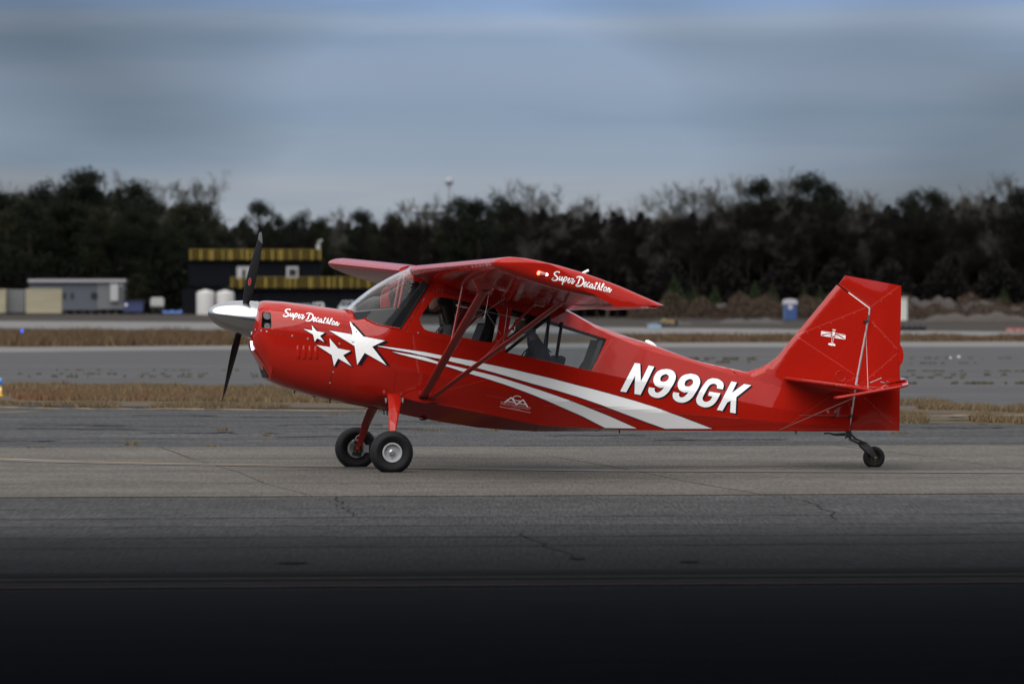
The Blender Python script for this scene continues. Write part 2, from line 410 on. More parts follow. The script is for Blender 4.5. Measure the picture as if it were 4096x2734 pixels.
# door (near side) with its own pane
dm = MB(); cxd = sum(p.x for p in doorO)/len(doorO); czd = sum(p.y for p in doorO)/len(doorO)
dIn = [Vector((cxd+(p.x-cxd)*.987, czd+(p.y-czd)*.982)) for p in doorO]
plate2d(dm, [dIn, doorW], lambda x, z: -ySide(x, z)-.003, lambda x, z: -ySide(x, z)+.016, .07, 0, 1, 0)
door = obj("door", dm, [RED, INNER], plane, 20); SKINS.append(door)
def pane(name, loop, sgn, parent, off=.006):
    v, f = fill2d([loop], .15); m = MB().add([(p.x, sgn*(ySide(p.x, p.y)-off), p.y) for p in v], f); return obj(name, m, GLASS, parent, 60, fix=False)
pane("window_pane", doorW, -1, door); pane("window_pane", rearW, -1, plane)
pane("window_pane", doorW, 1, plane); pane("window_pane", rearW, 1, plane)
# ---- cowling
cowl_st = [(-1.235, 1.31, 1.24, .10), (-1.222, 1.40, 1.19, .20), (-1.20, 1.52, 1.145, .275), (-1.175, 1.600, 1.105, .325), (-1.150, 1.640, 1.060, .350), (-1.12, 1.658, 1.01, .366),
           (-1.09, 1.663, .945, .376), (-1.055, 1.664, .876, .384), (-.915, 1.655, .815, .400), (-.772, 1.638, .772, .405), (-.60, 1.615, .722, .403), (-.467, 1.597, .688, .397), (-.288, 1.572, .652, .3865)]
cm = MB()
cm.loft([full(x, superhalf(x, w, zt, zb, zb+(zt-zb)*(.50+.08*min(1, (x+1.235)/.3)-.0604*sst(-.75, -.29, x)), 2.2+.6*min(1, (x+1.235)/.35)-.1*sst(-.75, -.29, x), 26))[:-1] for x, zt, zb, w in cowl_st], 0)
cme = mesh("cowling", cm, [RED, BLACK], 30)
cowling = obj("cowling", cme, None, plane) if False else obj("cowling", cme, [RED], plane)
cut = MB()
for s_ in (-1, 1):
    q = [L(Z1(*p), -.30) for p in [(652,905), (735,910), (733,1078), (632,1070)]]
    cut.prism([Vector((p.x, s_*.36, p.z)) for p in rounded(q, .02, 3)], (0, .26, 0))
cutm = mesh("cutter", cut, [BLACK]); cuto = bpy.data.objects.new("cutter", cutm); COL.objects.link(cuto); cuto.parent = plane
md = cowling.modifiers.new("cut", 'BOOLEAN'); md.operation = 'DIFFERENCE'; md.object = cuto; md.solver = 'EXACT'
try: md.material_mode = 'TRANSFER'
except Exception: pass
bpy.context.view_layer.update(); dg = bpy.context.evaluated_depsgraph_get()
nm = bpy.data.meshes.new_from_object(cowling.evaluated_get(dg)); cowling.modifiers.clear(); cowling.data = nm
bpy.data.objects.remove(cuto); nm.set_sharp_from_angle(angle=math.radians(30))
SKINS.append(cowling)
# engine cylinder just inside the near inlet
ec = L(Z1(700,935), -.27); em = MB()
for i in range(7): em.lathe((ec.x-.0, -.22-.012*i, ec.z-.005), (0, 1, 0), [(-.003, 0), (-.003, .042), (.003, .042), (.003, 0)], 18)
em.lathe((ec.x, -.20, ec.z-.11), (0, 1, 0), [(-.08, 0), (-.08, .03), (.05, .03), (.05, 0)], 12)
obj("engine_cylinder", em, SILVER, cowling, 40)

# ---- windshield
bx = [-.29, -.262, -.235, -.19, -.15, -.118, -.08, -.022, .04, .1, .2]
base = []
for x in bx: h = shell(x)[-1]; base.append(Vector((x, -h[0], h[1])))
base = [Vector((-.285, 0, 1.574)), Vector((-.28, -.10, 1.572)), Vector((-.265, -.18, 1.566))]+[b for b in base if b.y < -.22]
top = [Vector((p[0], p[2], p[1])) for p in [(.405, 2.006, 0), (.40, 2.004, -.16), (.385, 1.994, -.26), (.36, 1.96, -.325), (.36, 1.915, -.352), (.40, 1.868, -.366), (.488, 1.830, -.372)]]
def evenly(P, k):
    d = [0]
    for a, b in zip(P, P[1:]): d.append(d[-1]+(b-a).length)
    r = []; j = 0
    for i in range(k+1):
        t = d[-1]*i/k
        while j < len(P)-2 and d[j+1] < t: j += 1
        r.append(P[j].lerp(P[j+1], (t-d[j])/max(d[j+1]-d[j], 1e-9)))
    return r
B_, T_ = evenly(spline(base, 4), 20), evenly(spline(top, 4), 20)
ws = MB(); rr = []
for i in range(9):
    t = i/8; near = []
    for a, b in zip(B_, T_):
        p = a.lerp(b, t); bulge = .045*math.sin(math.pi*t)*(1-.5*abs(p.y)/.4)
        near.append(p+Vector((-.55, -.5*min(1, abs(p.y)/.25), .72))*bulge)
    rr.append([Vector((p.x, -p.y, p.z)) for p in reversed(near[1:])]+near)
ws.loft(rr, 0, closed=False, cap=False)
windshield = obj("windshield", ws, GLASS, plane, 60, fix=False)
wf = MB()
for s_ in (1, -1):
    e = [Vector((.2, -.392*s_, 1.388)), Vector((.345, -.384*s_, 1.61)), Vector((.488, -.374*s_, 1.832))]
    wf.tube(e, .012, 6, 0)
    wf.prism([Vector((p[0], -.372*s_, p[1])) for p in [(.10, 1.40), (.19, 1.39), (.475, 1.83), (.42, 1.85), (.385, 1.80)]], (0, .02, 0))
pieces("windshield_post", wf, BLACK, plane, 40)
rim = MB(); rim.tube([Vector((p.x, p.y, p.z))+Vector((-.004, 0, .003)) for p in [Vector((q.x, -q.y, q.z)) for q in reversed(B_[1:])]+B_], .008, 6)
obj("windshield_edging", rim, RED, plane, 40)
gs = MB(); gs.prism([Vector((x, 0, z)) for x, z in rounded([Vector(p) for p in [(-.25, 1.548), (.225, 1.592), (.262, 1.55), (.245, 1.25), (-.1, 1.25)]], .025)], (0, .60, 0))
obj("glareshield", gs, PANEL, plane, 30)
# tubes, seats, seat belts seen through the glass
ft = MB()
for s_ in (-1, 1):
    ft.tube([(.225, .12*s_, 1.56), (.30, .12*s_, 1.95)], .012, 8, 0)
    ft.tube([(1.26, .355*s_, 1.16), (1.70, .33*s_, 1.50)], .016, 8, 1)
    ft.tube([(1.70, .33*s_, 1.50), (1.66, .35*s_, 1.10)], .014, 8, 1)
    ft.tube([(1.83, .33*s_, 1.45), (1.76, .35*s_, 1.05)], .016, 8, 1)
ft.tube([(1.70, -.33, 1.50), (1.70, .33, 1.50)], .016, 8, 1)
wp = [L(Z1(*p), .33) for p in [(1885,862), (1985,850), (1968,730), (1985,665), (2030,615), (2090,585), (2090,556), (2010,590), (1905,680), (1880,770)]]
ft.prism([Vector((p.x, .33, p.z)) for p in wp], (0, .02, 0), 0)
pieces("cabin_tube", ft, [DARKRED, BLACK], plane, 40)
for sx, sz in ((1.06, 1.02), (1.80, .70)):
    st = MB(); st.prism([Vector((sx+x, 0, sz+z)) for x, z in rounded([Vector(p) for p in [(-.42, -.03), (-.06, -.10), (.10, .40), (.03, .43), (-.12, .05), (-.42, .06)]], .03)], (0, .42, 0))
    obj("seat", st, BLACK, plane, 40)
rf = MB(); rf.loft([[Vector((x, y*w, z+.02*(1-abs(y)))) for y in (-1, -.5, 0, .5, 1)] for x, z, w in [(.44, 1.955, .33), (.7, 1.93, .35), (1.1, 1.86, .35), (1.5, 1.76, .34), (1.9, 1.62, .30)]], 0, closed=False, cap=False)
rf.loft([[Vector((x, y*w, z)) for y in (-1, -.5, 0, .5, 1)] for x, z, w in [(.44, 1.84, .34), (.7, 1.80, .34), (1.1, 1.735, .34), (1.5, 1.64, .33), (1.9, 1.56, .29)]], 1, closed=False, cap=False)
obj("cabin_roof", rf, [RED, INNER], plane, 40)
bh = MB(); bh.prism([Vector((x, 0, z)) for x, z in [(2.06, .80), (2.12, .80), (2.27, 1.27), (2.23, 1.27)]], (0, .42, 0)); obj("baggage_bulkhead", bh, mat("grey_lining", (.07, .075, .075), .8), plane)

# ---- wing
rootLE = Vector((.308, 0, 1.964)); tipz = Vector((.305, 0, 2.014))
up = [L(Z4(*p), -4.6) for p in [(190,146), (205,125), (230,108), (300,88), (390,80), (560,95), (700,120), (950,178), (1200,250), (1450,335), (1700,430), (1950,540), (2205,648)]]
lo = [L(Z4(*p), -4.6) for p in [(2195,656), (2000,638), (1800,615), (1500,572), (1250,530), (1000,475), (800,415), (560,340), (400,285), (260,225), (210,190)]]
LE0 = up[0].copy()
AF = [(p.x-LE0.x, p.z-LE0.z) for p in up+lo]
def camber(x):                      # chord line through LE and TE
    te = AF[12]; return te[1]*x/te[0]
def wsec(y, cut=None, sc=1.0, zoff=0.0):
    t = max(0, (abs(y)-.36)/4.24); zl = 1.964+(.050 if y < 0 else .095)*t
    P = AF
    if cut:
        P = [p for p in AF if p[0] <= cut]; 
        def zi(pts, x):
            for a, b in zip(pts, pts[1:]):
                if min(a[0], b[0]) <= x <= max(a[0], b[0]): return a[1]+(b[1]-a[1])*(x-a[0])/(b[0]-a[0])
        u_, l_ = (cut, zi(AF[:13], cut)), (cut, zi(AF[12:], cut))
        k = max(i for i, p in enumerate(P) if i < 13 and p in AF[:13])
        P = P[:k+1]+[u_, l_]+P[k+1:]
    r = []
    for x, z in P:
        c = camber(x)-.02; xx = .81+(x-.81)*(.25+.75*sc if sc < 1 else 1)
        r.append(Vector((.307+xx, y, zl+c+(z-c)*sc+zoff)))
    return r
CUT = 1.25
def zlow(x, y):                     # underside of the wing
    zl = 1.964+(.050 if y < 0 else .095)*max(0, (abs(y)-.36)/4.24); c = x-.307; P = [AF[0]]+list(reversed(AF[13:]))
    for a, b in zip(P, P[1:]):
        if a[0] <= c <= b[0]: return zl+a[1]+(b[1]-a[1])*(c-a[0])/(b[0]-a[0])
    return zl+AF[13][1]
for s_ in (-1, 1):
    w = MB()
    w.loft([wsec(s_*y) for y in (.30, .36, 1.2, 2.2)], 0)
    w.loft([wsec(s_*y, CUT) for y in (2.2, 3.3, 4.45)], 0)
    w.loft([wsec(s_*4.45), wsec(s_*4.60), wsec(s_*4.68, None, .985), wsec(s_*4.73, None, .93), wsec(s_*4.765, None, .80), wsec(s_*4.785, None, .55), wsec(s_*4.79, None, .2)], 0)
    wing = obj("wing", w, REDW, plane, 35)
    if s_ < 0: SKINS.append(wing); wing_n = wing
    a = MB()
    def asec(y, d=math.radians(3.2)):
        t = max(0, (abs(y)-.36)/4.24); zl = 1.964+(.050 if y < 0 else .095)*t
        P = [p for p in AF if p[0] > CUT+.012]; h = (CUT, camber(CUT)-.045)
        zu = AF[9]; pts = [(CUT+.012, camber(CUT)+.045)]+[p for p in AF[:13] if p[0] > CUT+.02]+[p for p in AF[13:] if p[0] > CUT+.02]+[(CUT+.012, camber(CUT)-.045)]
        o_ = []
        for x, z in pts:
            dx, dz = x-h[0], z-h[1]; o_.append(Vector((.307+h[0]+dx*math.cos(d)+dz*math.sin(d), y, zl+h[1]-dx*math.sin(d)+dz*math.cos(d))))
        return o_
    a.loft([asec(s_*y) for y in (2.22, 3.3, 4.435)], 0)
    obj("aileron", a, REDW, wing, 35)
    # fuel vents, root strip and strut fitting belong to the wing
    g = MB(); sd_ = Vector((.265, s_*1.995, 1.076)).normalized(); top_ = Vector((.685, s_*2.4, zlow(.685, s_*2.4)))
    def fring(o_, rx, ry, lift): return [o_+Vector((rx*math.cos(a)+.25*rx*max(0, math.cos(a)), ry*math.sin(a), 0)) if lift is None else Vector((o_.x+rx*math.cos(a)*(1.5 if math.cos(a) > 0 else 1), o_.y+ry*math.sin(a), zlow(o_.x+rx*math.cos(a)*(1.5 if math.cos(a) > 0 else 1), o_.y+ry*math.sin(a))+lift)) for a in [2*math.pi*j/20 for j in range(20)]]
    g.loft([fring(top_-sd_*.17, .052, .030, None), fring(top_-sd_*.11, .062, .042, None), fring(top_-sd_*.06, .085, .060, None), fring(top_, .15, .11, -.004), fring(top_, .21, .15, .012)], 0)
    obj("strut_fairing", g, REDF, wing, 60)
# rows of drain rings, tie-down ring, pitot under the near wing
pt = MB(); pt.tube([L(Z3(1310,265), -1.9), L(Z3(1330,300), -1.9), L(Z3(1390,345), -1.9)], .008, 6); obj("tie_down_ring", pt, STEEL, wing_n, 40)
pv = MB(); q0 = L(Z4(840,575), -1.1); pv.tube([q0, L(Z4(838,630), -1.1), L(Z4(800,660), -1.1), L(Z4(700,640), -1.1), L(Z4(698,675), -1.1)], .007, 6); obj("pitot_tube", pv, SILVER, wing_n, 40)
an = MB(); an.tube([L(Z4(1260,275), -.6), L(Z4(1335,235), -.6)], [.014, .012], 8, 0, .35); obj("antenna", an, WHITEP, plane, 40)
# fuel-tank scoop fairing at the near wing root
fr = MB(); sq = [L(Z3(*p), -.62) for p in [(940,440), (1060,400), (1140,430), (1110,520), (1065,585), (980,575), (960,500)]]
fr.prism(sq, (0, .10, 0)); obj("root_fairing", fr, RED, plane, 40)
# ---- struts
st0 = Vector((.42, -.405, .709)); fs1 = Vector((.685, -2.4, zlow(.685, -2.4))); rs0 = Vector((.50, -.405, .70)); rs1 = Vector((1.42, -2.4, zlow(1.42, -2.4)+.01))
for s_ in (-1, 1):
    m = lambda q: Vector((q.x, q.y*(-s_), q.z+(.02 if s_ > 0 else 0)*0))
    d = MB(); d.tube([m(st0), m(fs1)], .046, 16, 0, .42, (1, 0, 0)); o_ = obj("front_strut", d, DARKRED, plane, 60)
    cuff = MB(); cuff.tube([m(st0.lerp(fs1, .012)), m(st0.lerp(fs1, .022))], .050, 16, 0, .5, (1, 0, 0)); cuff.tube([m(st0.lerp(fs1, .965)), m(st0.lerp(fs1, .975))], .050, 16, 0, .5, (1, 0, 0))
    pieces("strut_cuff", cuff, BLACK, o_, 60)
    d = MB(); d.tube([m(rs0), m(rs1)], .031, 14, 0, .5, (1, 0, 0)); obj("rear_strut", d, DARKRED, plane, 60)
    fj0 = L(Z3(1480,390), -1.25); fj1 = L(Z3(1385,520), -1.25); mid = st0.lerp(fs1, .43)
    d = MB(); d.tube([m(fj0), m(L(Z3(1415,440), -1.25)), m(fj1)], .011, 8); d.tube([m(fj1), m(Vector((mid.x, mid.y, mid.z)))], .0125, 8, 0, .7); pieces("jury_strut", d, DARKRED, plane, 60)
    rj0 = L(Z4(735,580), -1.15); mid2 = rs0.lerp(rs1, .40)
    d = MB(); d.tube([m(rj0), m(mid2)], .0125, 8, 0, .7); pieces("jury_strut", d, DARKRED, plane, 60)
# lower strut pad
pd = MB(); pd.loft([[Vector((x, -.375-.085*k*math.sin(math.pi*min(1, max(0, (x-.22)/.36))), z)) for x, z in [(.22, .73), (.30, .775), (.42, .79), (.50, .77), (.58, .67), (.44, .66), (.30, .69)]] for k in (0, .6, 1)], 0)
obj("strut_pad", pd, RED, plane, 40)
# sighting gauge on the near jury struts: rods and radiating wires
sg = MB(); c0 = L(Z3(1735,960), -1.15)
for a, b, r_ in [((1265,860), (1460,903), .011), ((2110,1040), (2345,1085), .012)]:
    pa, pb = L(Z3(*a), -1.15), L(Z3(*b), -1.15); e = (pb-pa).normalized()
    sg.tube([pa, pa+e*.02, pb-e*.02, pb], [.004, r_, r_, .004], 10)
for e in [(1780,700), (2110,700), (2110,1040), (1970,1320), (1700,1075), (1460,903), (1560,1050)]: sg.tube([c0, L(Z3(*e), -1.15)], .0022, 5)
obj("sighting_gauge", sg, SILVER, plane, 40)

# ---- spinner and propeller
axd = Vector((-1, 0, .164)).normalized(); bc = Vector((-1.19, 0, 1.476)); SL = .452
prof = [(0, .183)]+[(SL*t, .183*math.sqrt(max(0, 1-t**1.75))*(1-.10*t*(1-t))) for t in [.03, .1, .2, .3, .4, .5, .6, .7, .8, .88, .94, .975, .992]]+[(SL, 0)]
sp = MB(); sp.lathe(bc+axd*.006, axd, prof, 64); spinner = obj("spinner", sp, CHROME, plane, 40)
rv = MB(); rv.lathe(bc, axd, [(-.012, .02), (-.012, .186), (.006, .186), (.006, .02)], 64)
for i in range(20):
    a = 2*math.pi*i/20; u_ = Vector((0, 1, 0)); v_ = axd.cross(u_); rv.lathe(bc+axd*.022+(u_*math.cos(a)+v_*math.sin(a))*.183, u_*math.cos(a)+v_*math.sin(a), [(-.004, 0), (-.004, .004), (.001, .004), (.001, 0)], 8)
obj("spinner_rim", rv, CHROME, spinner, 40)
hub = bc+axd*.115
pu, pl = L(Z1(660,88), -.40), L(Z2(207,500), .40)
zdir = Vector((axd.z*-1*-1, 0, -axd.x)).normalized(); zdir = Vector((.162, 0, .987)); ydir = Vector((0, 1, 0))
for k, (tip, sgn) in enumerate(((pu, 1), (pl, -1))):
    bd = (tip-hub); bd = (bd-axd*bd.dot(axd)).normalized(); Rl = .93
    tang = axd.cross(bd).normalized()
    b_ = MB(); rings = []; tw = []
    for r_, ch, tk, pit in [(.09, .05, .05, 62), (.16, .065, .042, 56), (.22, .095, .030, 50), (.32, .125, .022, 43), (.45, .135, .016, 36), (.60, .130, .012, 30), (.75, .115, .009, 25), (.84, .10, .007, 23), (.90, .07, .005, 22), (.93, .012, .003, 22)]:
        a = math.radians(pit); cd = tang*math.cos(a)*(1)+axd*math.sin(a); nd = cd.cross(bd)
        rings.append([hub+bd*r_+cd*(ch/2*math.cos(2*math.pi*j/14)+(.02 if r_ > .88 else 0))+nd*(tk/2*math.sin(2*math.pi*j/14)) for j in range(14)])
    b_.loft(rings[:8], 0, cap=False); b_.loft(rings[7:], 1); b_.add(rings[0], [tuple(range(14))])
    bl = obj("propeller_blade", b_, [PROPB, PROPG], plane, 50)
    if k == 0:
        bad = MB(); a = math.radians(40); cd = tang*math.cos(a)+axd*math.sin(a); nd = cd.cross(bd)
        if nd.y > 0: nd = -nd
        for off, sc, mi in ((.0145, 1.0, 1), (.0155, .86, 0)):
            bad.add([hub+bd*(.40+.042*sc*math.cos(2*math.pi*j/28))+cd*(.022*sc*math.sin(2*math.pi*j/28))+nd*off for j in range(28)], [tuple(range(28))], mi)
        obj("blade_badge", bad, [mat("badge_red", (.35, .03, .02), .4), SILVER], bl, None, False)
# landing light and oil-cooler inlet on the chin
ll = MB(); lc = [L(Z1(*p), -.12) for p in [(530,1205), (552,1210), (566,1296), (545,1310)]]
ll.prism([Vector((p.x-.004, p.y, p.z)) for p in rounded(lc, .01, 3)], (.0, .05, 0)); 
obj("landing_light", ll, mat("landing_led", (.8, .8, .9), .3, emit=((.78, .74, 1.0), 2.6)), cowling, 40)
gi = MB(); gq = [L(Z2(*p), -.12) for p in [(614,118), (655,112), (706,288), (668,290)]]
gi.prism([Vector((p.x+.024, 0, p.z)) for p in gq], (0, .30, 0), 0)
for i in range(7):
    t = (i+.5)/7; a = gq[0].lerp(gq[3], t); b = gq[1].lerp(gq[2], t); gi.box(((a.x+b.x)/2+.027, 0, (a.z+b.z)/2), (.045, .302, .005), 1)
obj("oil_cooler_inlet", gi, [BLACK, STEEL], cowling)
# ---- landing gear
def quadring(p, hx, t): return [p+Vector((-hx, 0, 0)), p+Vector((-hx*.8, -t, 0)), p+Vector((hx*.8, -t, 0)), p+Vector((hx, 0, 0)), p+Vector((hx*.8, t, 0)), p+Vector((-hx*.8, t, 0))]
for s_, pts in ((-1, [(.145, -.28, .78, .068), (.142, -.42, .695, .066), (.095, -.63, .54, .050), (.050, -.80, .385, .036), (.03, -.84, .22, .030)]),
                (1, [(.10, .28, .66, .055), (.060, .42, .58, .052), (.035, .63, .44, .044), (.012, .80, .265, .031), (.0, .83, .20, .028)])):
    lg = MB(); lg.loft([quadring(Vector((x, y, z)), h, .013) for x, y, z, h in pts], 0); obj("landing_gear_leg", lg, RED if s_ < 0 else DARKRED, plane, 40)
fit = MB()
for dx in (-.09, .075): fit.box((.145+dx, -.40, .70), (.02, .05, .03)); fit.lathe((.145+dx, -.42, .685), (0, 0, 1), [(-.02, 0), (-.02, .008), (.02, .008), (.02, 0)], 8)
pieces("gear_fitting", fit, SILVER, plane, 40)
def wheel(x, y, zc, Rr, wd, side):
    e = empty("main_wheel", (x, y, zc)); e.parent = plane
    t = MB(); prof = []
    for i in range(25):
        a = math.pi*(-.80+1.60*i/24)          # around the tyre section
        prof.append((wd/2*math.sin(a)*(1 if abs(a) < 1.57 else .92), Rr-.062+.062*math.cos(a)*(1.0)))
    prof = [(-wd*.30, .098)]+[(h, max(r, .098)) for h, r in prof]+[(wd*.30, .098)]
    t.lathe((0, 0, 0), (0, 1, 0), prof, 64, 0, False)
    flat_z = -zc+.001; v2 = []
    for (a, b, c) in t.v:
        if c < flat_z: b *= 1.06; c = flat_z
        v2.append((a, b, c))
    t.v = v2; obj("tyre", t, RUBBER, e, 50)
    rm = MB(); o_ = side
    rm.lathe((0, 0, 0), (0, o_, 0), [(-.03, .098), (.052, .098), (.058, .094), (.058, .082), (.050, .078), (.022, .074), (.016, .066), (.016, .045), (.020, .036), (.020, .012), (.0, .0)], 48)
    for i in range(3):
        a = 2*math.pi*i/3+.5; rm.lathe((.052*math.cos(a), o_*.02, .052*math.sin(a)), (0, o_, 0), [(-.01, 0), (-.01, .007), (.006, .007), (.006, 0)], 8)
    obj("rim", rm, GREYP, e, 30)
    hb = MB(); hb.lathe((0, 0, 0), (0, o_, 0), [(.0, .030), (.034, .030), (.036, .022), (.060, .020), (.064, .017), (.064, 0)], 28); obj("hub", hb, SILVER, e, 30)
    return e
wheel(.025, -.9, .190, .212, .165, -1); wf_ = wheel(-.021, .9, .190, .212, .165, 1)
bk = MB(); bc_ = Vector((0, -.085, 0))
bk.lathe((0, -.045, 0), (0, -1, 0), [(0, .094), (.012, .094), (.012, .070), (.0, .070)], 40, 2)
bk.prism([Vector((x, -.075, z)) for x, z in rounded([Vector(p) for p in [(-.03, .075), (.045, .065), (.05, -.02), (.035, -.085), (-.055, -.065), (-.035, -.02)]], .012)], (0, .03, 0), 0)
bk.box((.088, -.08, -.005), (.055, .03, .075), 2); bk.lathe((0.0, -.09, .005), (0, -1, 0), [(0, .019), (.006, .019), (.006, 0)], 20, 1)
for dx, dz in ((-.02, .032), (.022, .03), (-.025, -.028), (.018, -.03)): bk.lathe((dx, -.09, dz), (0, -1, 0), [(0, .007), (.008, .007), (.008, 0)], 8, 3)
bk.tube([(-.03, -.08, .02), (-.035, -.085, .07), (-.01, -.09, .115), (.03, -.09, .14)], .005, 6, 2)
obj("brake", bk, [BLACK, RED, SILVER, mat("brass", (.35, .25, .10), .4, 1.0)], wf_, 30)
# ---- tail: fin, rudder, stabiliser, elevators
finLE = [L(Z7(*p), 0) for p in [(-60,1262), (0,1270), (140,1268), (280,1225), (390,1165), (490,1095), (600,960), (750,780), (1000,480), (1245,185)]]
hinge = [L(Z7(*p), 0) for p in [(1245,185), (1648,480), (1638,560), (1467,1450)]]+[L(Z8(1376,845), 0)]
LEp = [Vector((p.x, p.z)) for p in finLE]
def dpoly(x, z, P):
    q = Vector((x, z)); d = 9
    for a, b in zip(P, P[1:]):
        t = max(0, min(1, (q-a).dot(b-a)/max((b-a).length_squared, 1e-9))); d = min(d, (q-a-(b-a)*t).length)
    return d
def finT(x, z):
    h = max(0, z-zA(x)); fl = (1-min(1, h/.42))**2
    t = .024+(wA(x)-.003-.024)*fl if h > 0 else wA(x)*.97
    if z > zT(x)-.02 and x < 4.0: t = min(t, .008+.9*dpoly(x, z, LEp))
    else: t = min(t, .008+.35*dpoly(x, z, LEp)) if z > zT(x)-.02 else t
    return max(t, .006)
low = [Vector((x, zB(x)-.0)) for x in (4.83, 4.6, 4.3, 4.0, 3.7)]
fo = LEp+[Vector((p.x-.008, p.z)) for p in hinge[1:4]]+[Vector((4.85, .60))]+[Vector((4.72, zA(4.72))), Vector((4.3, zA(4.3))), Vector((4.0, zA(4.0))), Vector((3.7, zA(3.7)))]
fm = MB(); plate2d(fm, [fo], lambda x, z: -finT(x, z), finT, .035, 0, 0, 0)
fin = obj("fin", fm, REDF, plane, 55); SKINS.append(fin)
ro = [L(Z7(*p), 0) for p in [(1262,178), (1345,65), (2045,195), (2040,560), (2031,940)]]+[L(Z8(*p), 0) for p in [(2025,850), (1400,848)]]+[L(Z7(*p), 0) for p in [(1490,1450), (1652,575), (1664,478)]]
rP = [Vector((p.x+.004, p.z)) for p in ro]
rudder_edge = rP+[rP[0]]
rm = MB(); plate2d(rm, [rP], lambda x, z: -(.005+.018*min(1, dpoly(x, z, rudder_edge)/.12)*(1 if x < 5.1 else max(.25, (5.36-x)/.26))), lambda x, z: (.005+.018*min(1, dpoly(x, z, rudder_edge)/.12)), .07, 0, 0, 0)
rudder = obj("rudder", rm, REDF, plane, 35); SKINS.append(rudder)
tb = MB(); tp = [L(Z7(*p), 0) for p in [(2025,940), (2052,960), (2073,1030), (2076,1090), (2062,1150), (2030,1190), (2005,1100)]]
tb.prism([Vector(p) for p in spline(tp, 3, True)], (0, .03, 0)); obj("trim_blister", tb, RED, rudder, 40)
gap = MB(); hp = [Vector((p.x+.001, 0, p.z)) for p in hinge]
gap.tube([hp[0].lerp(hp[1], .35), hp[1], hp[2]], .014, 8, 0, 1.0); gap.tube([L(Z7(1618,660), 0), hp[3], hp[4]], .0145, 8, 0, 1.0)
pieces("hinge_strip", gap, mat("hinge_tape", (.62, .61, .58), .35), fin, 50)
for s_ in (-1, 1):
    q = MB()
    def fl(P, t): q.prism([Vector((x, s_*y, z)) for x, y, z in P], (0.03*0, 0, t))
    fl([(4.147, .045, .889), (4.27, .5, .868), (4.41, 1.2, .836), (4.47, 1.245, .828), (4.79, 1.245, .774), (4.83, .045, .772)], .034)
    sb = obj("stabiliser", q, RED, plane, 40)
    md_ = sb.modifiers.new("b", 'BEVEL'); md_.width = .012; md_.segments = 3
    q = MB(); dz = lambda x: .717+(x-4.348)*(.118/.704)
    fl([(4.84, .05, .808), (4.84, 1.26, .797), (4.35, 1.27, dz(4.35)), (4.34, 1.46, dz(4.34)), (4.40, 1.50, dz(4.40)), (4.98, 1.50, dz(4.98)), (5.075, 1.40, dz(5.07)), (5.20, .9, .860), (5.33, .16, .878), (5.24, .05, .868)], .026)
    el = obj("elevator", q, RED, plane, 40); md_ = el.modifiers.new("b", 'BEVEL'); md_.width = .010; md_.segments = 3
    if s_ < 0:
        q = MB(); q.prism([Vector((x, -y, z)) for x, y, z in [(5.04, .40, .868), (5.28, .40, .892), (5.20, .85, .884), (5.02, .85, .862)]], (0, 0, .012)); obj("trim_tab", q, RED, el)
        q = MB(); q.tube([L(Z8(1660,252), -.5), L(Z8(1805,193), -.5)], .006, 6); q.tube([L(Z8(1790,240), -.7), L(Z8(1920,272), -.7)], .005, 6); pieces("trim_rod", q, SILVER, el)
wr = MB()
for s_ in (-1, 1):
    f = lambda p: Vector((p.x, p.y*(-s_), p.z))
    wr.tube([f(L(Z7(1604,655), -.03)), f(L(Z7(1635,1488), -1.15))], .0055, 6, 0, .6)
    wr.tube([f(L(Z8(520,845), -.09)), f(L(Z8(1455,440), -1.10))], .0036, 6, 1, .6)
    wr.tube([f(L(Z8(600,655), -.10)), f(L(Z8(1405,664), -.07))], .0026, 6, 1)
pieces("bracing_wire", wr, [SILVER, mat("wire_grey", (.25, .22, .2), .45, .7)], plane, 40)
hn = MB(); hn.box(L(Z8(1415,664), -.02), (.05, .16, .018)); hn.box(L(Z7(1605,640), -.02), (.05, .06, .018)); pieces("rudder_horn", hn, STEEL, rudder)
# round inspection covers on the tail
for zf, p, r_, yy in ((Z7, (1292,1325), .052, -.06), (Z8, (1178,625), .060, -.07)):
    c = L(zf(*p), yy); cv = MB(); cv.lathe((c.x, -.5, c.z), (0, -1, 0), [(0, r_-.008), (.004, r_-.004), (.004, r_), (0, r_+.002)], 32)
    COVER = (c, r_); 
# ---- tailwheel
tw = empty("tailwheel", (5.082, 0, .096)); tw.parent = plane
t = MB(); prof = [(-.025, .055)]+[(.038*math.sin(a), .078+.034*math.cos(a)) for a in [math.pi*(-.75+1.5*i/16) for i in range(17)]]+[(.025, .055)]
t.lathe((0, 0, 0), (0, 1, 0), prof, 48, 0, False); t.v = [(a, b, max(c, -.095)) for a, b, c in t.v]; obj("tyre", t, RUBBER, tw, 50)
t = MB(); t.lathe((0, 0, 0), (0, -1, 0), [(-.03, .058), (.018, .058), (.018, .05), (.008, .04), (.008, 0)], 32, 0)
for i in range(5): a = 2*math.pi*i/5; t.lathe((.032*math.cos(a), -.010, .032*math.sin(a)), (0, -1, 0), [(0, .005), (.006, .005), (.006, 0)], 8, 1)
obj("hub", t, [STEEL, MATS["brass"]], tw, 30)
D_ = Vector((5.082, 0, .096)); fk = MB()
for s_ in (-1, 1):
    fk.loft([[Vector((x+dx, s_*y, z+dz_)) for dx, dz_ in ((-w/2, -w/3), (w/2, w/3))]+[Vector((x+dx, s_*(y+.008), z+dz_)) for dx, dz_ in ((w/2, w/3), (-w/2, -w/3))] for x, y, z, w in ((-.125, .02, .135, .055), (-.07, .046, .09, .06), (-.02, .050, .03, .045), (.005, .050, -.005, .03))], 0)
fk.box((-.125, 0, .135), (.07, .05, .045), 0, Matrix.Rotation(math.radians(24), 3, 'Y'))
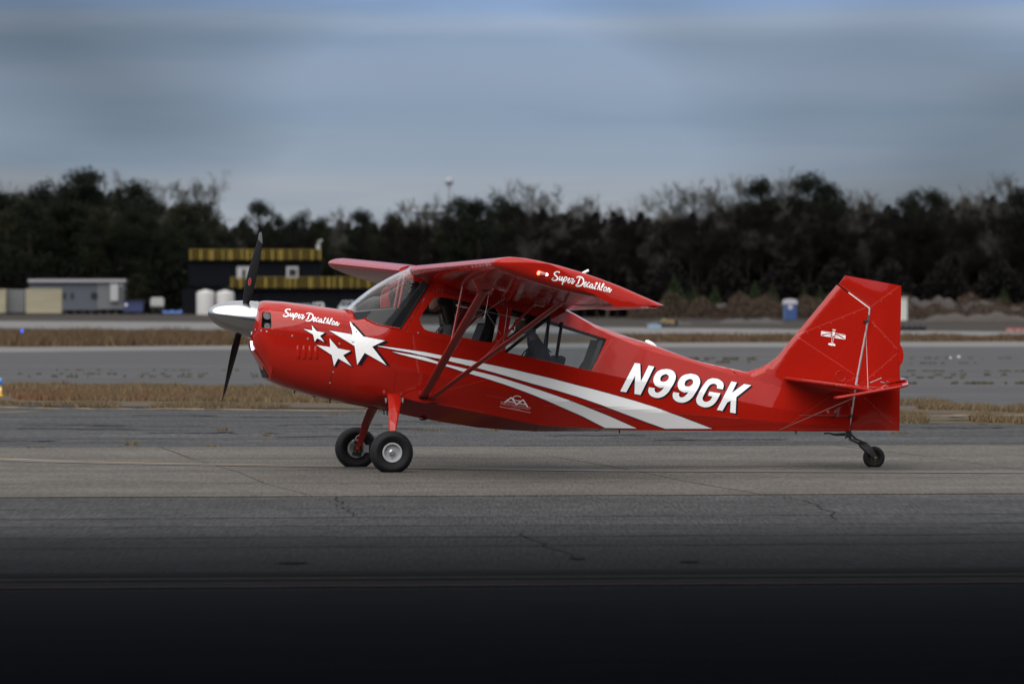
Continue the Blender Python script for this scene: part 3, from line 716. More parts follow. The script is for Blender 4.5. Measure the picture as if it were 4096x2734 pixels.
fk.lathe((0, -.056, 0), (0, -1, 0), [(0, .012), (.01, .012), (.01, 0)], 10, 1)
obj("fork", fk, [STEEL, MATS["brass"]], tw, 30)
tsp = MB(); rel = lambda p, y=0: L(Z8(*p), y)-D_+Vector((0, 0, 0))
tsp.tube([rel((1085,885)), rel((1140,880)), rel((1210,900)), rel((1350,895))], [.008, .007, .010, .016], 8, 0)
tsp.box(rel((1390,895)), (.05, .05, .07), 0)
tsp.tube([rel((1395,880)), rel((1420,930))], .02, 8, 0); tsp.tube([rel((1395,945)), rel((1500,990)), rel((1630,1040))], [.016, .019, .019], 10, 1)
tsp.tube([rel((1420,890)), rel((1480,950)), rel((1590,1000))], .012, 8, 0); tsp.box(rel((1585,1010)), (.06, .07, .03), 0, Matrix.Rotation(math.radians(20), 3, 'Y'))
tsp.tube([rel((1350,945)), rel((1380,905))], .009, 6, 0)
obj("spring", tsp, [STEEL, mat("worn_steel", (.12, .11, .10), .45, .7)], tw, 40)
# ================================================================== lettering, stripes, stars and fittings lying on the skin
bpy.context.view_layer.update()
def bvh_of(objs):
    vs, ps = [], []
    for o in objs:
        b = len(vs); vs += [v.co.copy() for v in o.data.vertices]; ps += [tuple(b+i for i in p.vertices) for p in o.data.polygons]
    return BVHTree.FromPolygons(vs, ps)
BV = bvh_of(SKINS); BVW = bvh_of([wing_n])
MI = Matrix.Rotation(-PSI, 3, 'Z'); LO = MI @ (CAMP-O)
def hit(p, bv=None):
    d = MI @ ray(*p); d.normalize(); h = (bv or BV).ray_cast(LO+d*50, d)
    if h[0] is None: return None
    n = h[1]; n = -n if n.dot(d) > 0 else n
    return h[0], n
def onskin(p, off, bv=None):
    h = hit(p, bv); return None if h is None else h[0]+h[1]*off
def decal(mb, loops, step, off, m=0, bv=None):
    v, f = fill2d([[Vector(p) for p in l] for l in loops], step)
    q = [onskin((p.x, p.y), off, bv) for p in v]
    ok = [t for t in f if all(q[i] is not None for i in t) and max((q[t[0]]-q[t[1]]).length, (q[t[1]]-q[t[2]]).length) < .25]
    mb.add([p if p is not None else (0, 0, 0) for p in q], ok, m)
def stroke(mb, pts, w, off, m=0, n=5, bv=None, closed=False, smooth=True):
    """a painted line of width w (px) on the skin"""
    P = spline(pts, n, closed) if smooth else resample(pts, 12, closed)
    ws_ = w if isinstance(w, (list, tuple)) else None
    vs = []; N = len(P)
    for i, p in enumerate(P):
        a = P[(i-1) % N] if closed else P[max(i-1, 0)]; b = P[(i+1) % N] if closed else P[min(i+1, N-1)]
        d = Vector((b[0]-a[0], b[1]-a[1])); d = d.normalized() if d.length > 1e-6 else Vector((1, 0)); nn = Vector((-d.y, d.x))
        if ws_:
            t = i/max(N-1, 1)*(len(ws_)-1); k = min(int(t), len(ws_)-2); ww = ws_[k]+(ws_[k+1]-ws_[k])*(t-k)
        else: ww = w
        for s_ in (-.5, .5):
            q = Vector((p[0], p[1]))+nn*ww*s_; vs.append(onskin((q.x, q.y), off, bv))
    fs = []
    for i in range(N if closed else N-1):
        j = (i+1) % N; f = (2*i, 2*i+1, 2*j+1, 2*j)
        if all(vs[k] is not None for k in f): fs.append(f)
    mb.add([v if v is not None else (0, 0, 0) for v in vs], fs, m)
def Zl(zf, P): return [Vector(zf(*p)) for p in P]
def sh(P, dx, dy, s): return [p+Vector((dx/s, dy/s)) for p in P]
# stars
stars = [[(1345,1100),(1590,1142),(1560,1005),(1705,1163),(1930,1205),(1797,1268),(1948,1462),(1718,1332),(1640,1458),(1613,1262)],
         [(1082,1085),(1172,1100),(1165,1045),(1218,1108),(1300,1122),(1250,1157),(1297,1217),(1222,1180),(1197,1217),(1180,1143)],
         [(1213,1250),(1358,1272),(1350,1180),(1440,1285),(1572,1312),(1492,1357),(1582,1472),(1440,1390),(1398,1472),(1375,1355)]]
for k, P in enumerate(stars):
    P = Zl(Z1, P); b = MB(); dx, dy = ((42, 14), (26, 10), (24, 14))[k]
    for j, t in enumerate((1.0, .66, .33)): decal(b, [sh(P, dx*t, dy*t, 2.61)], 11, .0045+.0003*j, 1)
    stroke(b, P, 3.6, .0056, 2, closed=True, smooth=False); decal(b, [P], 11, .0062, 0)
    obj("star", b, [WHITEP, SHADOWB, NAVY], plane, None, False)
# sweeping stripes
upS = Zl(Z1, [(1780,1248), (2050,1283), (2349,1325)])+Zl(Z5, [(420,182), (540,203), (750,240), (840,260), (1200,336), (1600,430), (2000,536)])+Zl(Z6, [(0,695), (390,800), (700,888), (930,960), (1250,1075), (1610,1212)])
loS = Zl(Z6, [(1055,1212), (830,1132), (600,1045), (300,932), (0,830)])+Zl(Z5, [(2000,660), (1650,554), (1300,455), (1000,368), (770,305), (520,245), (405,218), (200,178)])+Zl(Z1, [(2200,1330), (2000,1293)])
up2 = Zl(Z1, [(2000,1318), (2200,1350), (2349,1378)])+Zl(Z5, [(380,245), (500,280), (650,315), (1000,400), (1250,478), (1500,560), (1800,665), (2100,780)])+Zl(Z6, [(0,905), (400,1065), (725,1210)])
lo2 = Zl(Z6, [(347,1203)])+Zl(Z5, [(2135,936), (1900,815), (1700,728), (1500,640), (1300,562), (1100,490), (900,425), (690,365), (490,300), (375,270), (200,224), (0,172)])
for P in (upS+loS, up2+lo2):
    b = MB(); stroke(b, P, 4.4, .0042, 1, closed=True, smooth=False); decal(b, [P], 12, .0048, 0); obj("stripe", b, [WHITEP, NAVY], plane, None, False)
# registration
nine_o = spline([(1075,513),(1140,530),(1175,570),(1182,620),(1160,680),(1125,738),(1090,790),(1040,832),(975,853),(910,840),(868,805),(857,762)], 3)+[Vector(p) for p in [(868,727), (938,740)]]+spline([(932,760),(945,785),(975,790),(1010,770),(1045,728)], 3)+spline([(1000,736),(945,710),(920,665),(924,610),(960,550),(1010,522)], 3)
nine_i = spline([(1060,575),(1095,590),(1098,622),(1075,652),(1040,665),(1005,655),(1000,628),(1015,596)], 3, True)
G_o = spline([(1610,622),(1680,632),(1730,668),(1745,710),(1733,755)], 3)+[Vector((1663,742))]+spline([(1668,715),(1650,692),(1610,688),(1570,715),(1520,800),(1497,855),(1510,890),(1545,898),(1585,880),(1613,838)], 3)+[Vector(p) for p in [(1560,825), (1580,780), (1707,800)]]+spline([(1680,855),(1640,915),(1580,955),(1520,963),(1455,940),(1425,900),(1427,850),(1470,760),(1530,670),(1565,637)], 3)
LET = [[[(700,443),(764,453),(772,660),(862,474),(930,486),(768,817),(696,806),(705,592),(600,787),(530,775)]],
       [nine_o, nine_i], [[p+Vector((286, 56)) for p in nine_o], [p+Vector((286, 56)) for p in nine_i]], [G_o],
       [[(1835,660),(1900,672),(1840,795),(1985,690),(2068,705),(1893,845),(1885,1035),(1820,1022),(1828,885),(1788,905),(1730,1005),(1665,993)]]]
for lp in LET:
    lp = [Zl(Z6, l) for l in lp]; b = MB()
    for j, t in enumerate((1.0, .66, .33)): decal(b, [sh(l, 21*t, 15*t, 2.936) for l in lp], 10, .0016+.0003*j, 1)
    for l in lp: stroke(b, l, 3.2, .0028, 2, closed=True, smooth=False)
    decal(b, lp, 10, .0034, 0); obj("registration_letter", b, [WHITEP, SHADOWB, NAVY], plane, None, False)
# script lettering
SCR = [([(345,185),(370,165),(330,150),(260,155),(205,190),(205,235),(250,275),(300,320),(305,370),(260,402),(190,412),(130,395),(112,372),(140,348),(185,330)], [24,34,26,30,40,44,44,46,46,40,30,24,18,14,8]),
 ([(395,285),(368,345),(362,392),(392,402),(435,355),(472,300)], 32), ([(485,300),(442,370),(438,408),(462,412),(510,350)], 32),
 ([(565,300),(522,390),(460,532)], 34), ([(530,385),(575,310),(615,310),(620,365),(575,425),(530,440)], 28),
 ([(650,430),(708,388),(718,345),(690,345),(655,410),(668,468),(710,470),(765,405)], 27), ([(765,372),(790,352),(850,370),(805,435),(788,490),(820,492),(898,410)], 28),
 ([(958,335),(972,302),(1040,292),(1130,315),(1188,375),(1182,465),(1110,545),(1020,574),(945,562),(935,530),(975,512),(1045,478)], [16,28,30,34,40,42,40,34,26,22,16,8]), ([(1072,328),(1025,430),(988,520)], 36),
 ([(1200,545),(1262,502),(1280,455),(1245,452),(1202,520),(1208,580),(1250,580),(1310,515)], 27), ([(1398,478),(1380,458),(1332,495),(1302,570),(1330,600),(1380,572),(1425,530)], 28),
 ([(1505,520),(1462,502),(1412,560),(1402,612),(1440,616),(1495,535)], 28), ([(1515,515),(1482,600),(1500,640),(1545,590)], 28),
 ([(1652,450),(1575,600),(1562,650),(1605,640)], 30), ([(1585,482),(1682,500)], 22), ([(1752,475),(1650,672)], 30), ([(1680,605),(1738,556),(1732,620),(1722,670),(1765,655)], 28),
 ([(1800,625),(1868,540),(1880,495),(1852,500),(1792,620),(1782,682),(1825,670)], 27), ([(1930,582),(1882,640),(1882,702),(1930,702),(1970,642),(1950,592),(1905,588)], 28),
 ([(2040,602),(1980,740)], 30), ([(1995,690),(2060,622),(2080,642),(2052,720),(2082,735),(2148,655)], 28)]
za, zb_ = mk(1120,1220,9.035), mk(2190,1070,8.389)
for which in (0, 1):
    b = MB()
    for k, (P, w) in enumerate(SCR):
        if which == 0: Q = [Vector(za(*p)) for p in P]; s_ = 9.035
        else: Q = [Vector(zb_(35+.985*x, 1.1207*y+.01475*x-36.4)) for x, y in P]; s_ = 8.389
        ww = [q*1.12/s_ for q in w] if isinstance(w, list) else w*1.12/s_
        if which == 0:
            stroke(b, [q+Vector((1.2, 1.0)) for q in Q], ww, .0014+.00004*k, 1, 4)
        stroke(b, Q, ww, .0024+.00006*k, 0, 4, BVW if which else None)
    obj("script_lettering", b, [WHITEP, NAVY], plane if which == 0 else wing_n, None, False)
# maker's emblem: two peaks, a C and two lines of small type
zc_ = mk(1990,1570,15.66); b = MB()
for P, w in [([(440,600),(870,285),(1175,730)], 78), ([(1175,730),(1605,430),(1900,900)], 78), ([(600,515),(1030,600)], 48), ([(1350,655),(1790,745)], 48)]:
    P = [Vector(zc_(*p)) for p in P]
    for i in range(len(P)-1): stroke(b, [P[i], P[i+1]], w/15.66, .0026+.0001*i, 0, smooth=False)
stroke(b, Zl(zc_, [(1465,275),(1340,215),(1200,195),(1060,225),(985,300),(1010,390),(1120,465),(1260,495),(1430,490)]), 44/15.66, .0024, 0)
for P, w in (([(195,562),(2095,935)], 30), ([(130,858),(2065,1240)], 34)): stroke(b, Zl(zc_, P), w/15.66, .0022, 1, smooth=False)
pink = mat("pale_pink_print", (.70, .42, .42), .4, coat=.6)
obj("emblem", b, [WHITEP, pink], plane, None, False)
def smalltype(txt, p0, p1, h):                    # text laid along p0-p1 (px), height h px
    cu = bpy.data.curves.new("t", 'FONT'); cu.body = txt; cu.resolution_u = 1
    to = bpy.data.objects.new("t", cu); COL.objects.link(to); bpy.context.view_layer.update()
    me = bpy.data.meshes.new_from_object(to.evaluated_get(bpy.context.evaluated_depsgraph_get()))
    xs_ = [v.co.x for v in me.vertices]; x0, x1 = min(xs_), max(xs_); d = Vector((p1[0]-p0[0], p1[1]-p0[1]))
    q = [onskin((p0[0]+d.x*(v.co.x-x0)/(x1-x0), p0[1]+d.y*(v.co.x-x0)/(x1-x0)-v.co.y*h), .0024) for v in me.vertices]
    m_ = MB().add(q, [tuple(p.vertices) for p in me.polygons]); bpy.data.objects.remove(to); bpy.data.curves.remove(cu); bpy.data.meshes.remove(me)
    return m_
obj("emblem_type", smalltype("AMERICAN CHAMPION AIRCRAFT", zc_(185,715), zc_(2040,1085), 9.5), pink, plane, None, False)
obj("emblem_type", smalltype("CORPORATION", zc_(785,965), zc_(1410,1070), 7.2), pink, plane, None, False)
# white airplane drawing on the fin
zd = mk(3270,1300,15.68); b = MB()
for k, P in enumerate([[(255,400),(800,480),(800,500),(370,560),(215,570),(235,420)], [(215,585),(250,585),(265,640),(340,640),(540,600),(860,520),(870,545),(620,690),(230,640)], [(640,700),(870,590),(885,610),(790,715)],
          [(1215,545),(1745,665),(1735,870),(1650,790),(1480,690)], [(1110,560),(1170,590),(1480,780),(1690,870),(1680,890),(1330,815)], [(1085,620),(1140,640),(1310,810),(1140,785)],
          [(955,420),(1080,410),(1045,660),(920,655)], [(970,310),(1030,250),(1095,300),(1085,330),(985,320)],
          [(680,1130),(850,1110),(900,1200),(880,1290),(660,1220)], [(960,1110),(1100,1190),(1125,1260),(1110,1300),(930,1290),(920,1180)]]):
    decal(b, [Zl(zd, P)], 6, .0024+.00008*k)
for k, (P, w) in enumerate([([(930,262),(1160,290)], 26), ([(250,372),(940,465)], 24), ([(1085,490),(1740,600)], 24), ([(215,640),(890,750)], 24), ([(1040,785),(1720,880)], 24), ([(215,640),(240,375)], 24), ([(1760,620),(1725,885)], 24),
              ([(970,310),(925,660),(870,1100)], 24), ([(1095,310),(1040,680),(945,1110)], 24), ([(920,1050),(880,1300)], 28)]): stroke(b, Zl(zd, P), w/15.68, .0034+.00005*k, 0, smooth=False)
obj("airplane_drawing", b, WHITEP, fin, None, False)
# seams and rib tapes
b = MB()
for P, w in [(Zl(Z1, [(1512,890),(1508,1000),(1490,1160),(1460,1290),(1415,1440)])+Zl(Z2, [(1395,150),(1360,330),(1325,450)]), 1.6), (Zl(Z1, [(560,1092),(700,1115),(960,1160),(1280,1225),(1440,1250)]), 1.8),
             (Zl(Z1, [(1560,895),(1640,960),(1740,1040),(1790,1080)]), 1.4), (Zl(Z1, [(1500,890),(1560,872),(1590,890)]), 2.0),
             (Zl(Z2, [(2080,20),(2020,400),(2000,480)]), 1.4)]: stroke(b, P, w, .0012, 0)
pieces("panel_seam", b, SEAM, plane)
tape = mat("rib_tape", (.52, .05, .04), .35, coat=1); b = MB()
k = 0
for zf, lines in ((Z7, [((735,815),(1640,455)), ((750,835),(1470,1310)), ((1255,165),(1690,470)), ((1680,450),(2010,210)), ((1680,640),(2005,990)), ((2000,1040),(1620,1370))]), (Z8, [((1590,430),(1960,770)), ((620,826),(1340,832)), ((1240,362),(560,830))]),
                  (Z6, [((0,960),(1480,1055)), ((1480,1055),(1930,1092)), ((430,170),(200,530))]), (Z5, [((900,600),(1200,650)), ((370,580),(950,425)), ((370,680),(880,775)), ((1500,705),(2349,760))])):
    for a, c in lines:
        d = (Vector(c)-Vector(a)).normalized(); nrm = Vector((-d.y, d.x))*5
        for s_ in ((-1, 1) if zf in (Z7,) else (0,)):
            stroke(b, Zl(zf, [Vector(a)+nrm*s_, Vector(c)+nrm*s_]), 1.1, .0008+.00003*k, 0, smooth=False); k += 1
tag(obj("rib_tape", b, tape, plane, None, False), kind="stuff")
# rivets and camlocs
rv = MB()
def rivet(p, r_, m=0):
    h = hit(p)
    if h: rv.lathe(h[0], h[1], [(0, r_), (.003, r_*.8), (.004, 0)], 8, m)
for zf, P, r_, m in ((Z1, [(575,1092),(637,1102),(696,1110),(963,1156),(1126,1186),(1286,1213),(1456,1237),(1440,1283),(1415,1402),(1390,1533)], .010, 0), (Z2, [(1357,343)], .010, 0),
                  (Z1, [(2090,1082),(2164,968),(2235,856),(2308,744),(2278,1123)], .007, 0), (Z3, [(835,558),(725,722),(614,890),(503,1060),(395,1230),(676,1294)], .008, 0),
                  (Z3, [(975,612),(1015,618),(1053,628),(970,645),(1010,652),(1048,660),(1935,803),(1978,812),(2010,822),(1928,838),(1968,846),(2006,853)], .004, 0),
                  (Z7, [(880,788),(1027,727),(1172,665),(1322,603),(1467,543),(1803,392),(1920,297),(1720,705),(1842,836),(1963,967),(1918,1130),(1812,1225),(1707,1318),(1450,1347),(1355,1423)], .006, 1),
                  (Z8, [(1600,452),(1705,547),(1803,643),(1910,738),(1405,797),(1402,830),(1392,515)], .006, 1), (Z5, [(2168,591)], .016, 0), (Z4, [(422,690),(365,920),(262,1065),(310,1160)], .006, 0)):
    for p in P: rivet(zf(*p), r_, m)
tag(obj("rivets", rv, [mat("rivet_grey", (.42, .33, .32), .4, .5), tape], plane, 50), kind="stuff")
for zf, p, r_ in ((Z7, (1292,1325), .054), (Z8, (1180,622), .056)):
    h = hit(zf(*p)); q = MB(); nn = Vector((h[1].x, h[1].y, h[1].z))
    if zf is Z7: q.lathe(h[0], nn, [(-.01, r_-.007), (.004, r_-.006), (.006, r_-.002), (.004, r_+.001), (-.01, r_+.003)], 36)
    else: q.lathe(h[0], nn, [(-.03, r_), (.004, r_), (.016, r_*.8), (.022, r_*.4), (.024, 0)], 36)
    obj("inspection_cover", q, RED, plane, 50)
# cowl louvres
for x in (1032, 1094, 1156, 1217):
    k = (x-1032)*.04; P = [hit(Z1(x-8+(y-1240)*.02, y+k)) for y in (1245, 1280, 1320, 1360, 1388)]; q = MB(); rings = []
    for i, h in enumerate(P):
        o_, n_ = h; t = (.05, .45, .8, 1.0, .6)[i]; hw = .018*(.6 if i == 0 else 1)
        rings.append([o_+Vector((hw*math.cos(a), 0, 0))*1.0+n_*(.017*t*max(0, math.sin(a))-.002) for a in [math.pi*j/8 for j in range(9)]])
    q.loft(rings, 0, closed=False, cap=False); q.add(rings[-1], [tuple(range(9))], 0); obj("louvre", q, RED, cowling, 50)
# white dome on the turtle deck, drain, tail drains
dm_ = L(Z6(893,240), 0); q = MB(); q.loft([[dm_+Vector((x*.85, w*math.cos(a), .012-x*.40+h_*math.sin(a))) for a in [math.pi*2*j/16 for j in range(16)]] for x, w, h_ in ((-.072, .01, .005), (-.06, .035, .02), (-.03, .05, .032), (.02, .05, .030), (.055, .035, .02), (.07, .01, .006))], 0)
obj("dome_light", q, WHITEP, plane, 50)
dr = MB()
for zf, p, y, ln in ((Z6, (515,1245), 0, .03), (Z8, (726,872), 0, .025), (Z2, (980,432), 0, .03), (Z2, (1350,520), -.1, .05), (Z2, (1915,640), -.1, .05), (Z2, (1948,645), -.1, .05)):
    c = L(zf(*p), y); dr.tube([c+Vector((0, 0, .03)), c-Vector((-.008, 0, ln*.6))], .007, 8)
dr.box(L(Z2(1200,478), 0), (.05, .10, .02)); dr.lathe(L(Z5(240,855), 0)+Vector((0, 0, .01)), (0, 0, -1), [(0, .04), (.012, .035), (.02, 0)], 16)
pieces("drain", dr, STEEL, plane, 50)
# wing-tip position and strobe light
tl = MB(); c = hit(Z4(735,265), BVW)[0]; e = hit(Z4(850,288), BVW)[0]; ax = (e-c)
def rg(t, r_): p = c+ax*t; return [p+Vector((0, -r_*.75*math.sin(a), 0))+Vector((.25, 0, 1)).normalized()*(r_*math.cos(a)) for a in [math.pi*2*j/12 for j in range(12)]]
tl.loft([rg(-.05, .010), rg(.0, .018), rg(.10, .021), rg(.20, .021)], 1); tl.loft([rg(.20, .0211), rg(.5, .019), rg(.85, .013)], 0); tl.loft([rg(.85, .0131), rg(.95, .013), rg(1.06, .007)], 2)
obj("wingtip_light", tl, [mat("clear_lens", (.62, .22, .20), .15, coat=1), mat("red_lamp", (.8, .1, .05), .3, emit=((1, .13, .06), 4.0)), mat("strobe_lamp", (.9, .85, .85), .3, emit=((1, .9, .9), 3.0))], wing_n, 50)
# ================================================================== the two people aboard
def skin(name, J, E_, parent, m, sub=2):
    me = bpy.data.meshes.new(name); keys = list(J); me.from_pydata([J[k][0] for k in keys], [(keys.index(a), keys.index(b)) for a, b in E_], [])
    o = bpy.data.objects.new(name, me); COL.objects.link(o); md = o.modifiers.new("s", 'SKIN'); sv = me.skin_vertices[0].data
    for i, k in enumerate(keys):
        r_ = J[k][1]; sv[i].radius = (r_, r_) if isinstance(r_, (int, float)) else r_; sv[i].use_root = (i == 0)
    md2 = o.modifiers.new("d", 'SUBSURF'); md2.levels = sub
    bpy.context.view_layer.update(); nm_ = bpy.data.meshes.new_from_object(o.evaluated_get(bpy.context.evaluated_depsgraph_get()))
    o.modifiers.clear(); o.data = nm_; nm_.polygons.foreach_set("use_smooth", [True]*len(nm_.polygons)); nm_.materials.clear(); nm_.materials.append(m); o.parent = parent; return o
def head(parent, c, hairlong, hat):
    """head looking towards -x; c is its centre"""
    c = Vector(c); h = MB(); rings = []
    prof = [(-.118, .030, -.030, .03), (-.108, .055, -.035, .045), (-.085, .080, -.022, .055), (-.06, .092, -.010, .062), (-.03, .098, .0, .068), (0, .100, .004, .072), (.035, .101, .006, .075), (.07, .095, .010, .072), (.10, .075, .012, .058), (.122, .035, .012, .03)]
    for z, lx, ox, ly in prof:
        rings.append([c+Vector((ox-lx*math.cos(a), ly*math.sin(a), z)) for a in [2*math.pi*j/20 for j in range(20)]])
    h.loft(rings, 0)
    h.loft([[c+Vector((x, y*w, z)) for y, x in ((-1, -.085), (0, -.085-d), (1, -.085))] for z, w, d in ((.015, .008, .012), (-.015, .013, .030), (-.032, .016, .034), (-.04, .012, .010))], 0, closed=False)   # nose
    for z, t in ((-.062, .008), (-.072, .007)): h.tube([c+Vector((-.080, -.024, z)), c+Vector((-.096, 0, z)), c+Vector((-.080, .024, z))], t, 6, 0)   # lips
    for s_ in (-1, 1):
        h.lathe(c+Vector((-.086, s_*.032, .012)), (-1, s_*.3, 0), [(0, .013), (.006, .010), (.009, 0)], 10, 1)
        h.lathe(c+Vector((.005, s_*.070, -.008)), (0, s_, .1), [(0, .028), (.012, .026), (.015, .01)], 12, 0)
    o = obj("head", h, [SKIN, BLACK], parent, 60)
    hr = MB(); 
    def hring(z, lx0, lx1, ly, ox=0): return [c+Vector((ox+(-lx0 if math.cos(a) > 0 else -lx1)*math.cos(a), ly*math.sin(a), z)) for a in [2*math.pi*j/20 for j in range(20)]]
    if hairlong:
        hr.loft([hring(-.30, .02, .085, .10, .075), hring(-.22, .03, .10, .105, .06), hring(-.13, .028, .112, .10, .04), hring(-.05, .03, .118, .092, .025), hring(.02, .045, .115, .086, .015), hring(.07, .085, .108, .082, .012), hring(.11, .07, .085, .066, .012), hring(.135, .03, .04, .035, .012)], 0)
        obj("hair", hr, HAIR, parent, 60)
    if hat:
        hr.loft([hring(-.03, -.03, .105, .080, .005), hring(.02, .03, .110, .082, .008), hring(.05, .107, .110, .084, .008), hring(.09, .09, .098, .076, .008), hring(.125, .05, .055, .045, .01), hring(.132, .02, .02, .02, .01)], 0)
        hr.loft([[c+Vector((-.09-x, y, .052-.25*x)) for y in (-.07*k, -.035*k, 0, .035*k, .07*k)] for x, k in ((0, 1), (.04, .95), (.075, .6))], 0, closed=False, cap=False)
        obj("cap", hr, JACKET, parent, 60)
    hs = MB()                                     # headset: band, cups, boom microphone
    hs.tube([c+Vector((.01, .088*math.cos(a), .132*math.sin(a)+.012)) for a in [math.pi*j/14 for j in range(15)]], .009, 6)
    for s_ in (-1, 1): hs.lathe(c+Vector((.008, s_*.074, -.008)), (0, s_, 0), [(0, .040), (.03, .038), (.036, .02), (.036, 0)], 20)
    hs.tube(spline([c+Vector(p) for p in [(-.01, -.10, -.03), (-.06, -.10, -.085), (-.11, -.06, -.095), (-.125, -.02, -.075)]], 4), .005, 6); hs.lathe(c+Vector((-.125, -.02, -.07)), (0, 1, 0), [(-.015, 0), (-.015, .011), (.015, .011), (.015, 0)], 10)
    obj("headset", hs, BLACK, parent, 50)
def person(cx, hz, hairlong, hat, top, label, sx=1.0):
    e = empty("person", O+MI.inverted() @ Vector((cx, 0, hz-.80)), PSI, label, "person", "people aboard the airplane")
    j = {"pelvis": ((.10, 0, .08), (.15, .12)), "belly": ((.09, 0, .24), (.135, .11)), "chest": ((.07, 0, .42), (.165, .12)), "collar": ((.055, 0, .55), (.11, .085)), "neck": ((.03, 0, .62), (.055, .055)), "nape": ((.015, 0, .70), (.05, .052)),
         "shl": ((.07, -.17, .51), .062), "ell": ((-.04, -.235, .27), .047), "wrl": ((-.24, -.17, .20), .034), "hal": ((-.31, -.14, .21), (.042, .022)),
         "shr": ((.07, .17, .51), .062), "elr": ((-.04, .235, .27), .047), "wrr": ((-.24, .17, .20), .034), "har": ((-.31, .14, .21), (.042, .022)),
         "hipl": ((.05, -.10, .05), .09), "knl": ((-.38, -.14, .12), .07), "anl": ((-.50, -.13, -.03), .05), "hipr": ((.05, .10, .05), .09), "knr": ((-.38, .14, .12), .07), "anr": ((-.50, .13, -.03), .05)}
    for s_, k in ((-1, "l"), (1, "r")):
        for i in range(4): j["f%s%d" % (k, i)] = ((-.385+.006*abs(i-1.5), s_*(.14+(.024*(i-1.5))), .205), .009); j["g%s%d" % (k, i)] = ((-.405, s_*(.14+.022*(i-1.5)), .165), .0085)
        j["t%s" % k] = ((-.335, s_*.085, .20), .010)
    ed = [("pelvis","belly"),("belly","chest"),("chest","collar"),("collar","neck"),("neck","nape"),("chest","shl"),("shl","ell"),("ell","wrl"),("wrl","hal"),("chest","shr"),("shr","elr"),("elr","wrr"),("wrr","har"),("pelvis","hipl"),("hipl","knl"),("knl","anl"),("pelvis","hipr"),("hipr","knr"),("knr","anr")]
    for k in "lr":
        for i in range(4): ed += [("ha"+k, "f%s%d" % (k, i)), ("f%s%d" % (k, i), "g%s%d" % (k, i))]
        ed.append(("ha"+k, "t"+k))
    body = skin("body", j, ed, e, top, 1)
    body.data.materials.append(SKIN)
    for p in body.data.polygons:
        c = p.center
        if (c.x < -.25 and c.z > .13 and abs(c.y) < .24 and c.z < .27 and c.x < -.262 and c.z > .15 and not (c.z < .2 and abs(c.y) > .9)) and c.x > -.5 and (c.z > .19 or c.x < -.36): p.material_index = 1
        if c.z > .63: p.material_index = 1
    head(e, (-.02, 0, .80), hairlong, hat)
    bl = MB()
    for s_ in (-1, 1):
        bl.tube(spline([(.16, s_*.09, .50), (.07, s_*.10, .575), (-.045, s_*.09, .47), (-.075, s_*.05, .30), (-.06, s_*.02, .16)], 4), .026, 8, 0, .2, (0, 1, 0))
    obj("harness", bl, STRAP, e, 50)
    return e
person(.68, 1.665, True, False, SWEATER, "person with long dark hair in a grey sweater and headset in the front seat")
person(1.57, 1.455, False, True, JACKET, "person in a dark jacket and cap in the rear seat, behind the rear window").scale = (1.2, 1.15, 1)
# ================================================================== ground, pavements, markings
GA = math.radians(7.4); ga = Vector((math.cos(GA), math.sin(GA), 0)); gc = Vector((-math.sin(GA), math.cos(GA), 0))
def grid(a, c, z=0): q = ga*a+gc*c; q.z = z; return q
dirt = mat("dirt", (0.0287, 0.0239, 0.0198), .95, spec=.1, noise=[((.5, .5, .5), 6, .4), ((.03, .012, .03), 4, .25)])
gm = MB(); NX, NY = 40, 60
ysn = [-300+400*(i/12) for i in range(12)]+[100+(i**1.5)*5.2 for i in range(49)]
xsn = [-1800+600*i for i in range(3)]+[-400+20*i for i in range(41)]+[600, 1200, 1800]
def gz(x, y): return -.06-.45*sst(380, 520, y)*sst(-25, 5, x)
gm.loft([[Vector((x, y, gz(x, y))) for x in xsn] for y in ysn+[2600, 4200]], 0, closed=False, cap=False)
tag(obj("ground", gm, dirt, None, 60, fix=False), kind="structure")
asph_far = mat("asphalt_weathered", (0.0376, 0.0376, 0.0390), .85, spec=.06, noise=[((3, 3, 3), 8, .22), ((.08, .9, 1), 4, .28), ((.7, 4, 1), 4, .12)])
asph_near = mat("asphalt_near", (0.0443, 0.0443, 0.0451), .85, spec=.06, noise=[((5, .8, 6), 4, .16), ((.05, .45, 1), 4, .34), ((1.2, .5, 1), 5, .22), ((42, 1.5, 1), 2, .55)])
asph_run = mat("asphalt_streaked", (0.0445, 0.0445, 0.0445), .8, spec=.06, noise=[((5, .7, 5), 4, .16), ((.10, .7, 1), 5, .50), ((.35, 1.2, 1), 5, .35), ((38, 1.0, 1), 2, .5)])
conc = mat("concrete", (0.0837, 0.0771, 0.0681), .85, spec=.06, noise=[((5, .9, 7), 5, .12), ((.12, .8, 1), 5, .24), ((.9, .5, 1), 5, .14), ((40, 1.5, 1), 2, .32)])
concp = mat("concrete_pale", (0.1337, 0.1306, 0.1283), .9, spec=.05, noise=[((.3, .8, 1), 5, .25)])
taxi = mat("taxiway_grey", (0.0634, 0.0634, 0.0651), .9, spec=.05, noise=[((.05, .35, 1), 5, .22), ((1.2, 1.2, 1), 6, .12)])
turf = mat("brown_turf", (0.0494, 0.0350, 0.0205), .95, spec=.05, noise=[((.06, .25, 1), 5, .35), ((1, 1, 1), 5, .3)])
darkturf = mat("dark_turf", (.085, .075, .05), .95, spec=.05, noise=[((.06, .25, 1), 5, .35), ((1, 1, 1), 5, .3)])
soil = mat("dark_soil", (.072, .055, .036), .95, spec=.1, noise=[((.4, 1.2, 1), 5, .4), ((4, 4, 4), 6, .3)])
